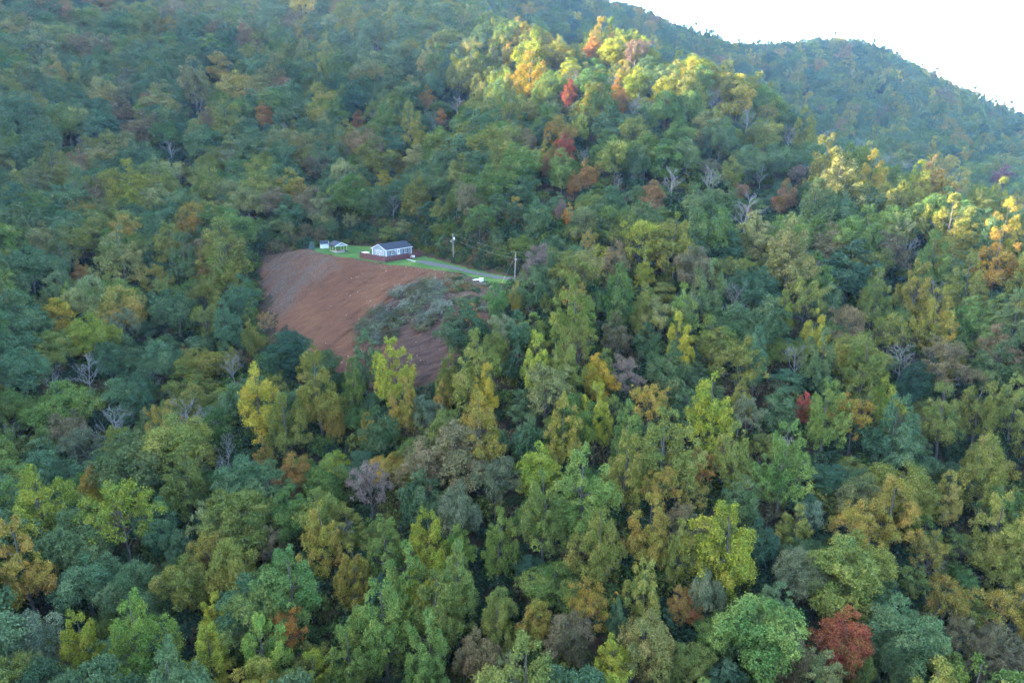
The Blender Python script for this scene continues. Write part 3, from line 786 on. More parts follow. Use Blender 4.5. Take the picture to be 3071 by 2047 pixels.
# ---- utility poles and lines ----------------------------------------------------
def pole(px, py, top_py, label, lean=0.0, transformer=False, t=None):
    if t is None:
        p = flat(px, py); base = np.array([p[0], p[1], 0.0])
        d = ray(px, top_py); k = p[1] / d[1]; H = CAM_Z + d[2] * k
    else:
        d = ray(px, top_py); k = t; H = 10.2
        base = np.array([d[0] * k, d[1] * k, CAM_Z + d[2] * k - H])
        g = float(G(base[0], base[1])); H = base[2] + H - g; base[2] = g
    o = empty('utility_pole', tuple(base)); tag(o, label, 'pole', 'utility poles along the driveway')
    hz = np.linspace(-0.8, H, 6)
    MB().tube(np.stack([lean * hz / H, hz * 0, hz], 1), np.linspace(0.17, 0.11, 6), 10).build('shaft', M['polewood'], o)
    tx = lean
    ca = 0.5 if transformer else 0.3
    MB().box(tx - ca, tx + ca, -0.17, -0.11, H - 2.05, H - 1.93).build('crossarm', M['polewood'], o)
    for u in (0.05 - ca, ca - 0.05): MB().tube([(tx + u, -0.14, H - 1.929), (tx + u, -0.14, H - 1.75)], 0.05, 8).build('insulator', M['metal'], o)
    MB().tube([(tx, 0, H - 0.02), (tx, 0, H + 0.16)], 0.05, 8).build('insulator', M['metal'], o)
    if transformer:
        th = [i * math.pi / 6 for i in range(12)]
        mm = MB().poly_prism([(0.42 + 0.23 * math.cos(a), 0.23 * math.sin(a)) for a in th], 'z', H - 1.75, H - 0.95); tr = mm.build('transformer_can', M['metal'], o)
        MB().tube([(0.42, 0, H - 0.95), (0.42, 0, H - 0.7)], 0.04, 6).build('bushing', M['polewood'], tr)
        MB().box(0.1, 0.2, -0.06, 0.06, H - 1.6, H - 1.1).build('bracket', M['metal'], tr)
        MB().box(-0.75, -0.5, -0.28, -0.12, H - 2.45, H - 2.1).build('meter_box', M['white'], o)
    return o, base, H
po1, pb1, ph1 = pole(1360.0, 786.5, 702.5, 'utility pole with grey transformer standing behind the driveway near the house', 0.0, True)
po2, pb2, ph2 = pole(1543.0, 855.0, 757.5, 'utility pole with guy wires at the right end of the lawn', 0.3)
po3, pb3, ph3 = pole(1936.5, 800.0, 741.0, 'utility pole rising out of the trees right of the driveway', 0.0, False, 192.0)
def guy(px, py, guard):
    p = flat(px, py); e = np.array([p[0] - pb2[0], p[1] - pb2[1], 0.05]); top = np.array([0.28, 0, ph2 - 0.9])
    MB().tube([top, e], 0.016, 5).build('guy_wire', M['wire'], po2)
    if guard: MB().tube([e + (top - e) * 0.0, e + (top - e) * 0.26], 0.05, 6).build('guy_guard', M['yellow'], po2)
guy(1504.0, 851.0, True); guy(1563.0, 838.0, False)
def span(b0, h0, b1, h1, dz, sag, label, x0=0.0, x1=0.0):
    a = np.array([b0[0] + x0, b0[1], b0[2] + h0 - dz]); b = np.array([b1[0] + x1, b1[1], b1[2] + h1 - dz])
    t = np.linspace(0, 1, 24)[:, None]; pts = a * (1 - t) + b * t; pts[:, 2] -= (sag * 4 * t * (1 - t)).ravel()
    o = MB().tube(pts, 0.015, 5).build('power_line', M['wire']); tag(o, label, 'cable', 'power lines between the poles')
span(pb1, ph1, pb2, ph2, -0.14, 0.55, 'upper power line from the transformer pole to the guyed pole', 0, 0.3)
span(pb1, ph1, pb2, ph2, 1.75, 0.55, 'lower power line from the transformer pole to the guyed pole', 0.45, 0.75)
span(pb2, ph2, pb3, ph3, -0.14, 0.6, 'upper power line from the guyed pole into the trees', 0.3, 0)
span(pb2, ph2, pb3, ph3, 1.75, 0.6, 'lower power line from the guyed pole into the trees', 0.75, 0.45)

# ---- things left at the lawn edge -------------------------------------------------
q = flat(1443.5, 845.5)
bx = empty('metal_box', (q[0], q[1], 0.06), math.radians(18)); tag(bx, 'white metal appliance box standing at the lower lawn edge', 'box')
MB().box(-0.52, 0.52, -0.4, 0.4, 0.06, 0.98).build('body', M['metal'], bx); MB().box(-0.55, 0.55, -0.43, 0.43, 0.981, 1.1).build('lid', M['white'], bx)
for x in (-0.5, 0.4):
    for y in (-0.36, 0.26): MB().box(x, x + 0.1, y, y + 0.1, 0, 0.059).build('foot', M['black'], bx)
q = flat(1426.5, 842.5)
pn = empty('flat_panel', (q[0], q[1], 0.12), math.radians(28)); tag(pn, 'pale flat panel lying on boards beside the white metal box', 'panel')
MB().box(-1.0, 1.0, -0.65, 0.65, 0.22, 0.3).build('sheet', M['white'], pn)
for y in (-0.5, 0.4): MB().box(-1.1, 1.1, y, y + 0.12, 0.02, 0.219).build('batten', M['post'], pn)
for i, (px, py, rz, ln, lb) in enumerate(((1416, 838, 62, 1.7, 'dark scrap board leaning at the grass edge left of the pale panel'), (1455, 846.5, 15, 1.9, 'dark scrap board on the grass right of the white metal box'))):
    q = flat(px, py); o = MB().box(-ln / 2, ln / 2, -0.13, 0.13, 0.0, 0.12).box(-ln / 2 + 0.2, ln / 2 - 0.1, -0.05, 0.16, 0.121, 0.22).build('scrap_board', M['black'])
    o.location = (q[0], q[1], 0.1); o.rotation_euler = (0, 0, math.radians(rz)); tag(o, lb, 'board', 'scrap boards at the lawn edge')
h = hit(1780, 855, 0.0, 120, 300, 0.5)
if h is not None:
    q = h[0]
    cr = empty('storage_crate', (float(q[0]), float(q[1]), float(q[2]) + 0.1), math.radians(4)); tag(cr, 'small white crate with orange-brown lid half hidden among trees', 'crate')
    MB().box(-0.8, 0.8, -0.55, 0.55, 0.0, 0.75).build('body', M['metal'], cr)
    MB().poly_prism([(-0.62, 0.8), (0.62, 1.25), (0.62, 1.32), (-0.62, 0.87)], 'x', -0.85, 0.85).build('lid', M['orange'], cr)
    MB().box(-0.86, -0.7, -0.63, -0.56, 0.35, 0.8).build('end_board', M['white'], cr)
print('homestead', round(time.time() - T_START, 1))

# =====================================================================
# trees: a few hand-grown kinds, then every tree placed one by one
# =====================================================================
RNG = np.random.default_rng(11)

def unit(v):
    return v / (np.linalg.norm(v, axis=-1, keepdims=True) + 1e-9)

def leaves_on(cent, rad, tufts, per, tr, size, rng, ctr, z0=0, z1=1, up=0.4, drop=0.66, tz=1.0, bare=0.0, shell=(0.72, 1.1), lobe=None, flame=0.0):
    """leaf faces gathered in tufts over a cloud of ellipsoid clumps, on the outside of the cloud only"""
    nC = len(cent); rad = np.broadcast_to(np.asarray(rad, float), (nC, 3))
    w = rad.prod(1) ** (2 / 3.0); cnt = np.maximum(min(3, int(tufts)), (tufts * nC * w / w.sum()).astype(int))
    ci = np.repeat(np.arange(nC), cnt)
    d = unit(rng.normal(size=(len(ci), 3)) + np.array([0, 0, 0.25]))
    p = cent[ci] + d * rad[ci] * (shell[0] + (shell[1] - shell[0]) * rng.random(len(ci)))[:, None]
    if flame:      # clumps drawn up into points that lean outward
        rise = np.clip(d[:, 2], 0, 1); ax = cent[ci] - ctr; ax[:, 2] = 0; ax = unit(ax)
        p[:, :2] = cent[ci][:, :2] + (p - cent[ci])[:, :2] * (1 - 0.6 * rise)[:, None]
        p += ax * (rise * rad[ci][:, 0] * flame)[:, None]
    deep = np.zeros(len(p), bool)
    for k in range(nC):
        q = ((p - cent[k]) / (rad[k] * drop)); deep |= ((q * q).sum(1) < 1) & (ci != k)
    out = unit(p - ctr)
    low = 1 - np.clip((p[:, 2] - z0) / (z1 - z0), 0, 1)
    keep = (~deep) & ((d * out).sum(1) > -0.6) & (d[:, 2] > (-0.30 if flame else -0.62) - 0.25 * rng.random(len(p))) & (rng.random(len(p)) > bare * smooth(0.45, 1.0, low))
    p, d, ci = p[keep], d[keep], ci[keep]
    nT = len(p)
    trad = tr * (0.6 + 0.8 * rng.random(nT)); pc = np.maximum(3, (per * (0.5 + rng.random(nT)))).astype(int)
    ti = np.repeat(np.arange(nT), pc); n = len(ti)
    g = rng.normal(size=(n, 3)) * 0.55
    g[:, 2] = g[:, 2] * tz
    lp = p[ti] + g * trad[ti][:, None] + (d[ti] * 0.3) * (rng.random((n, 1))) * tr
    nrm = unit(d[ti] * 0.55 + g * 0.5 + np.array([0, 0, up]) + rng.normal(size=(n, 3)) * 0.55)
    t = unit(np.cross(nrm, rng.normal(size=(n, 3)))); b = np.cross(nrm, t)
    s = size * (0.6 + 0.8 * rng.random(n))[:, None]
    v = np.stack([lp - t * s, lp + b * s * 0.62 - nrm * s * 0.15, lp + t * s, lp - b * s * 0.62 - nrm * s * 0.15], 1).reshape(-1, 3)
    f = np.arange(len(v)).reshape(-1, 4)
    lr = rng.random(60)[lobe][ci] if lobe is not None else rng.random(nC)[ci]
    clump = np.clip(0.5 + 0.75 * (0.40 * lr + 0.28 * rng.random(nC)[ci] + 0.32 * rng.random(nT) - 0.5) * 1.6, 0, 1)[ti]
    lowl = 1 - np.clip((lp[:, 2] - z0) / (z1 - z0), 0, 1)
    var = np.repeat(np.stack([rng.random(n), clump, lowl], 1), 4, axis=0)
    return v, f, var

def limb(p0, p1, r0, r1, rng, n=4, wob=0.1, sides=5):
    t = np.linspace(0, 1, n)[:, None]
    L = np.linalg.norm(p1 - p0)
    pts = p0 * (1 - t) + p1 * t
    pts[1:-1] += rng.normal(size=(n - 2, 3)) * wob * L * 0.35
    pts += np.array([0, 0, 1.0]) * (np.sin(t * math.pi) * L * 0.06)
    return tube(pts, np.linspace(r0, r1, n), sides)

def join(parts):
    V = []; F = []; o = 0
    for v, f in parts:
        V.append(v); F.append(f + o); o += len(v)
    return np.concatenate(V), np.concatenate(F)

def clump_cloud(kind, rng, z0, H, R, n, rc, tall):
    """a crown is a few leaders (lobes), each hung with clumps; returns clump centres, radii and a lobe number"""
    hh = H - z0; lobes = []
    if kind == 'poplar':
        lobes.append((0, 0, z0 + 1.5, H, R * 0.50))
        for k in range(6):
            a = k * 1.05 + rng.random() * 0.9; q = R * (0.36 + 0.26 * rng.random())
            lobes.append((math.cos(a) * q, math.sin(a) * q, z0 + rng.random() * hh * 0.25, z0 + hh * (0.45 + 0.42 * rng.random()), R * (0.30 + 0.12 * rng.random())))
    elif kind == 'oak':
        lobes.append((0, 0, z0 + hh * 0.3, H, R * 0.56))
        for k in range(8):
            a = k * 0.785 + rng.random() * 0.6; q = R * (0.46 + 0.20 * rng.random()); b = z0 + rng.random() * hh * 0.3
            lobes.append((math.cos(a) * q, math.sin(a) * q, b, b + hh * (0.45 + 0.22 * rng.random()), R * (0.34 + 0.13 * rng.random())))
    else:
        lobes.append((0, 0, z0, H, R * 0.62))
        for k in range(7):
            a = k * 0.9 + rng.random() * 0.7; q = R * (0.42 + 0.22 * rng.random()); b = z0 + rng.random() * hh * 0.3
            lobes.append((math.cos(a) * q, math.sin(a) * q, b, b + hh * (0.42 + 0.25 * rng.random()), R * (0.30 + 0.12 * rng.random())))
    wt = np.array([l[4] * (l[3] - l[2]) for l in lobes]); cnt = np.maximum(4, (n * wt / wt.sum()).astype(int))
    C = []; Rr = []; Lb = []
    for li, (cx, cy, b, t, r) in enumerate(lobes):
        own = []; tries = 0
        while len(own) < cnt[li] and tries < 400:
            tries += 1
            h = rng.random() ** 0.9; a = rng.random() * 2 * math.pi
            e = (math.sin(math.pi * min(0.98, 0.06 + h ** (0.72 if kind == 'poplar' else 1.15) * 0.92))) ** 0.75
            k = 0.5 + 0.5 * rng.random() ** 0.5
            q = rc * (0.6 + 0.75 * rng.random()) * (0.75 + 0.4 * (1 - h))
            p = np.array([cx + math.cos(a) * r * e * k, cy + math.sin(a) * r * e * k, b + (t - b) * h])
            if own and np.min(np.linalg.norm((np.array(own) - p) / np.array([1, 1, tall]), axis=1)) < q * 0.8: continue
            own.append(p); C.append(p); Rr.append((q, q, q * tall * (0.8 + 0.4 * rng.random()))); Lb.append(li)
    return np.array(C), np.array(Rr), np.array(Lb)

def grow(kind, seed):
    """returns (trunk mesh arrays, crown arrays or None)"""
    rng = np.random.default_rng(seed)
    lean = rng.normal(size=2) * 0.5
    if kind in ('oak', 'maple', 'poplar'):
        if kind == 'oak':    H, z0, R, n, rc, tall, tf, pl, tr, sz, tz, bare = 16.0, 4.2, 6.3, 66, 1.28, 0.98, 44, 20, 0.44, 0.128, 0.9, 0.15
        elif kind == 'maple': H, z0, R, n, rc, tall, tf, pl, tr, sz, tz, bare = 14.5, 2.6, 5.0, 70, 1.02, 0.95, 42, 18, 0.36, 0.114, 0.8, 0.1
        else:                H, z0, R, n, rc, tall, tf, pl, tr, sz, tz, bare = 21.5, 3.6, 5.9, 64, 0.92, 1.6, 46, 19, 0.40, 0.124, 0.95, 0.35
        c, r, lb = clump_cloud(kind, rng, z0, H - rc * tall * 0.7, R, n, rc, tall)
        c[:, :2] += lean * ((c[:, 2:] / H) ** 1.5)
        ctr = np.array([lean[0] * 0.4, lean[1] * 0.4, z0 + (H - z0) * 0.35])
        crown = leaves_on(c, r, tf, pl, tr, sz, rng, ctr, z0, H, tz=tz, bare=bare, lobe=lb, flame=0.55 if kind == 'poplar' else 0.0)
        top = np.array([lean[0] * 0.8, lean[1] * 0.8, z0 + (H - z0) * (0.9 if kind == 'poplar' else 0.72)])
        tz = np.linspace(0, 1, 7)
        pts = np.stack([top[0] * tz ** 1.5, top[1] * tz ** 1.5, -0.8 + (top[2] + 0.8) * tz], 1); pts[1:-1, :2] += rng.normal(size=(5, 2)) * 0.12
        r0 = 0.34 if kind != 'maple' else 0.24
        parts = [tube(pts, r0 * (1 - 0.86 * tz) * np.r_[1.35, np.ones(6)], 7)]
        for k in rng.permutation(len(c))[:16]:
            e = c[k]; s = np.clip((e[2] - 0.45 * math.hypot(e[0], e[1]) * (1.4 if kind == 'poplar' else 0.9) + 0.8) / (top[2] + 0.8), 0.22, 0.9)
            p0 = np.array([np.interp(s, tz, pts[:, 0]), np.interp(s, tz, pts[:, 1]), np.interp(s, tz, pts[:, 2])])
            parts.append(limb(p0, e, r0 * (1 - 0.8 * s) * 0.5, 0.03, rng, 4, 0.12, 5))
        return join(parts), crown
    # trees with an open or a bare crown: a real branch skeleton
    H = {'thin': 17.0, 'dead': 15.0, 'felled': 11.0}[kind]
    stems = 1
    parts = []; tips = []
    for sidx in range(stems):
        base = np.array([sidx * 0.7, 0.0, -0.8]); ln = rng.normal(size=2) * (0.8 + 0.8 * sidx)
        tz = np.linspace(0, 1, 8); hh = H * (0.92 - 0.12 * sidx)
        pts = np.stack([base[0] + ln[0] * tz ** 1.6, base[1] + ln[1] * tz ** 1.6, -0.8 + hh * tz], 1); pts[1:-1, :2] += rng.normal(size=(6, 2)) * 0.16
        r0 = 0.26 if kind != 'felled' else 0.16
        parts.append(tube(pts, r0 * (1 - 0.9 * tz) + 0.015, 6))
        nb = {'thin': 17, 'dead': 13, 'felled': 15}[kind]
        for k in range(nb):
            s = 0.34 + 0.6 * (k + rng.random()) / nb; a = k * 2.4 + rng.random()
            p0 = np.array([np.interp(s, tz, pts[:, i]) for i in range(3)])
            L = H * (0.33 if kind != 'dead' else 0.36) * (1.15 - 0.75 * s) * (0.7 + 0.6 * rng.random()) * 1.25
            rise = 0.55 + 0.75 * rng.random()
            dr = unit(np.array([math.cos(a), math.sin(a), rise])); p1 = p0 + dr * L
            rb = r0 * (1 - 0.85 * s) * 0.55 + 0.02
            parts.append(limb(p0, p1, rb, 0.035 if kind == 'dead' else 0.022, rng, 5, 0.2, 5)); tips.append(p1)
            for m in range(4 if kind != 'felled' else 3):
                u = 0.35 + 0.6 * rng.random(); q0 = p0 + (p1 - p0) * u
                q1 = q0 + unit(dr + rng.normal(size=3) * 0.65 + np.array([0, 0, 0.35])) * L * (0.3 + 0.3 * rng.random())
                parts.append(limb(q0, q1, max(rb * 0.45, 0.04 if kind == 'dead' else 0.0), 0.025 if kind == 'dead' else 0.015, rng, 4, 0.25, 4)); tips.append(q1)
                for w in range(4 if kind == 'dead' else 2 if kind != 'felled' else 1):
                    w0 = q0 + (q1 - q0) * (0.4 + 0.5 * rng.random())
                    w1 = w0 + unit(q1 - q0 + rng.normal(size=3) * L * 0.25) * L * (0.12 + 0.18 * rng.random())
                    parts.append(limb(w0, w1, 0.022, 0.01, rng, 3, 0.2, 3)); tips.append(w1)
    tips = np.array(tips)
    crown = None
    if kind != 'dead':
        if kind == 'thin':
            c = tips[rng.random(len(tips)) < 0.72]; r = np.full((len(c), 3), 0.85) * (0.6 + 0.8 * rng.random((len(c), 1)))
            crown = leaves_on(c, r, 9, 14, 0.42, 0.13, rng, np.array([0, 0, H * 0.4]), H * 0.3, H, drop=0.01, shell=(0.1, 1.0))
        else:
            c = tips; r = np.full((len(c), 3), 0.6) * (0.6 + 0.8 * rng.random((len(c), 1)))
            crown = leaves_on(c, r, 2.6, 7, 0.45, 0.175, rng, np.array([0, 0, H * 0.4]), 0, H, drop=0.01, shell=(0.1, 1.0))
    return join(parts), crown

def grow_shrub(seed):
    rng = np.random.default_rng(seed); n = 22
    a = rng.random(n) * 6.283; rr = rng.random(n) ** 0.6 * 1.5; h = 0.5 + rng.random(n) * (1.9 - rr * 0.7)
    c = np.stack([np.cos(a) * rr, np.sin(a) * rr, h], 1); r = np.full((n, 3), 0.55) * (0.6 + 0.8 * rng.random((n, 1)))
    crown = leaves_on(c, r, 9, 10, 0.26, 0.13, rng, np.array([0, 0, 0.3]), 0, 2.6)
    parts = [limb(np.array([rng.normal() * 0.15, rng.normal() * 0.15, -0.3]), c[k], 0.05, 0.012, rng, 4, 0.15, 4) for k in range(9)]
    return join(parts), crown

def grow_conifer(seed, H=4.2, R=1.75):
    rng = np.random.default_rng(seed)
    c = []; r = []
    for lv in np.linspace(0.06, 0.95, 11):
        rad = R * (1 - lv) ** 0.85; n = max(3, int(11 * (1 - lv)))
        for k in range(n):
            a = 6.283 * (k + rng.random() * 0.6) / n
            c.append((math.cos(a) * rad * 0.75, math.sin(a) * rad * 0.75, 0.15 + lv * (H - 0.3))); r.append((0.42, 0.42, 0.26))
    c = np.array(c); r = np.array(r)
    crown = leaves_on(c, r, 7, 9, 0.2, 0.085, rng, np.array([0, 0, H * 0.3]), 0, H)
    z = np.linspace(-0.3, H * 0.95, 5)
    return tube(np.stack([z * 0, z * 0, z], 1), np.linspace(0.1, 0.02, 5), 6), crown

PROTO = {}       # (kind, variant) -> dict(trunk, crown, full, W, H)
def add_var(me, var):
    at = me.attributes.new('leafvar', 'FLOAT_VECTOR', 'POINT'); at.data.foreach_set('vector', var.astype(np.float32).ravel())
def register(kind, i, arrays, trunk_mat):
    (tv, tf), cr = arrays
    d = {'trunk': mesh_np('%s_trunk' % kind, tv, tf, 4, [trunk_mat], smooth_shade=True), 'crown': None}
    if cr is not None:
        d['crown'] = mesh_np('%s_crown' % kind, cr[0], cr[1], 4, [M['leaf']]); add_var(d['crown'], cr[2])
        V = np.concatenate([cr[0], tv]); F = np.concatenate([cr[1], tf + len(cr[0])])
        mi = np.r_[np.zeros(len(cr[1]), int), np.ones(len(tf), int)]
        d['full'] = mesh_np('%s_whole' % kind, V, F, 4, [M['leaf'], trunk_mat], mi)
        add_var(d['full'], np.concatenate([cr[2], np.zeros((len(tv), 3))]))
        ext = cr[0]
    else:
        d['full'] = d['trunk']; ext = tv
    d['W'] = float(np.percentile(np.abs(ext[:, :2]), 97) * 2.0) * (0.92 if kind == 'poplar' else 0.95); d['H'] = float(ext[:, 2].max())
    d['C'] = float(np.median(ext[:, 2]))
    PROTO[(kind, i)] = d
NVAR = {'oak': 5, 'maple': 4, 'poplar': 6, 'thin': 5, 'dead': 5, 'shrub': 4}
for kind, n in NVAR.items():
    for i in range(n):
        if kind == 'shrub': register(kind, i, grow_shrub(900 + i), M['bark'])
        else: register(kind, i, grow(kind, 100 * (1 + list(NVAR).index(kind)) + i), M['dead'] if kind == 'dead' else M['bark'])
for i in range(3): register('felled', i, grow('felled', 700 + i), M['cutwood'])
register('conifer', 0, grow_conifer(5), M['bark'])
print('kinds grown', round(time.time() - T_START, 1), 'faces', sum(len(d['full'].polygons) for d in PROTO.values()), {k: (round(d['W'],1), round(d['H'],1), len(d['full'].polygons)) for k, d in PROTO.items()})

# ---- leaf colours (real reflectances); last number: how far the lower leaves have turned --------
TINT = {
    'teal':   (0.072, 0.114, 0.052, 0.18), 'dark':   (0.044, 0.082, 0.045, 0.10), 'green':  (0.090, 0.138, 0.038, 0.30),
    'bright': (0.115, 0.185, 0.042, 0.25), 'lime':   (0.180, 0.205, 0.032, 0.45), 'olive':  (0.132, 0.148, 0.038, 0.42),
    'pale':   (0.155, 0.165, 0.064, 0.45), 'yellow': (0.255, 0.218, 0.034, 0.45), 'gold':   (0.190, 0.154, 0.036, 0.35),
    'brown':  (0.134, 0.110, 0.058, 0.30), 'orange': (0.270, 0.135, 0.038, 0.10), 'red':    (0.235, 0.075, 0.040, 0.05),
    'pink':   (0.170, 0.124, 0.104, 0.10), 'grey':   (0.112, 0.130, 0.074, 0.20), 'purple': (0.120, 0.046, 0.050, 0.0),
    'rust':   (0.175, 0.112, 0.054, 0.20), 'silver': (0.165, 0.172, 0.140, 0.05), 'spruce': (0.120, 0.180, 0.190, 0.0),
}
WORD = {'teal': 'blue-green', 'dark': 'dark green', 'green': 'mid-green', 'bright': 'bright green', 'lime': 'lime-green', 'olive': 'olive-green', 'pale': 'pale olive', 'yellow': 'yellow',
        'gold': 'golden', 'brown': 'brown-gold', 'orange': 'orange', 'red': 'red', 'pink': 'pinkish', 'grey': 'grey-green', 'purple': 'purple-red', 'rust': 'rust-brown'}

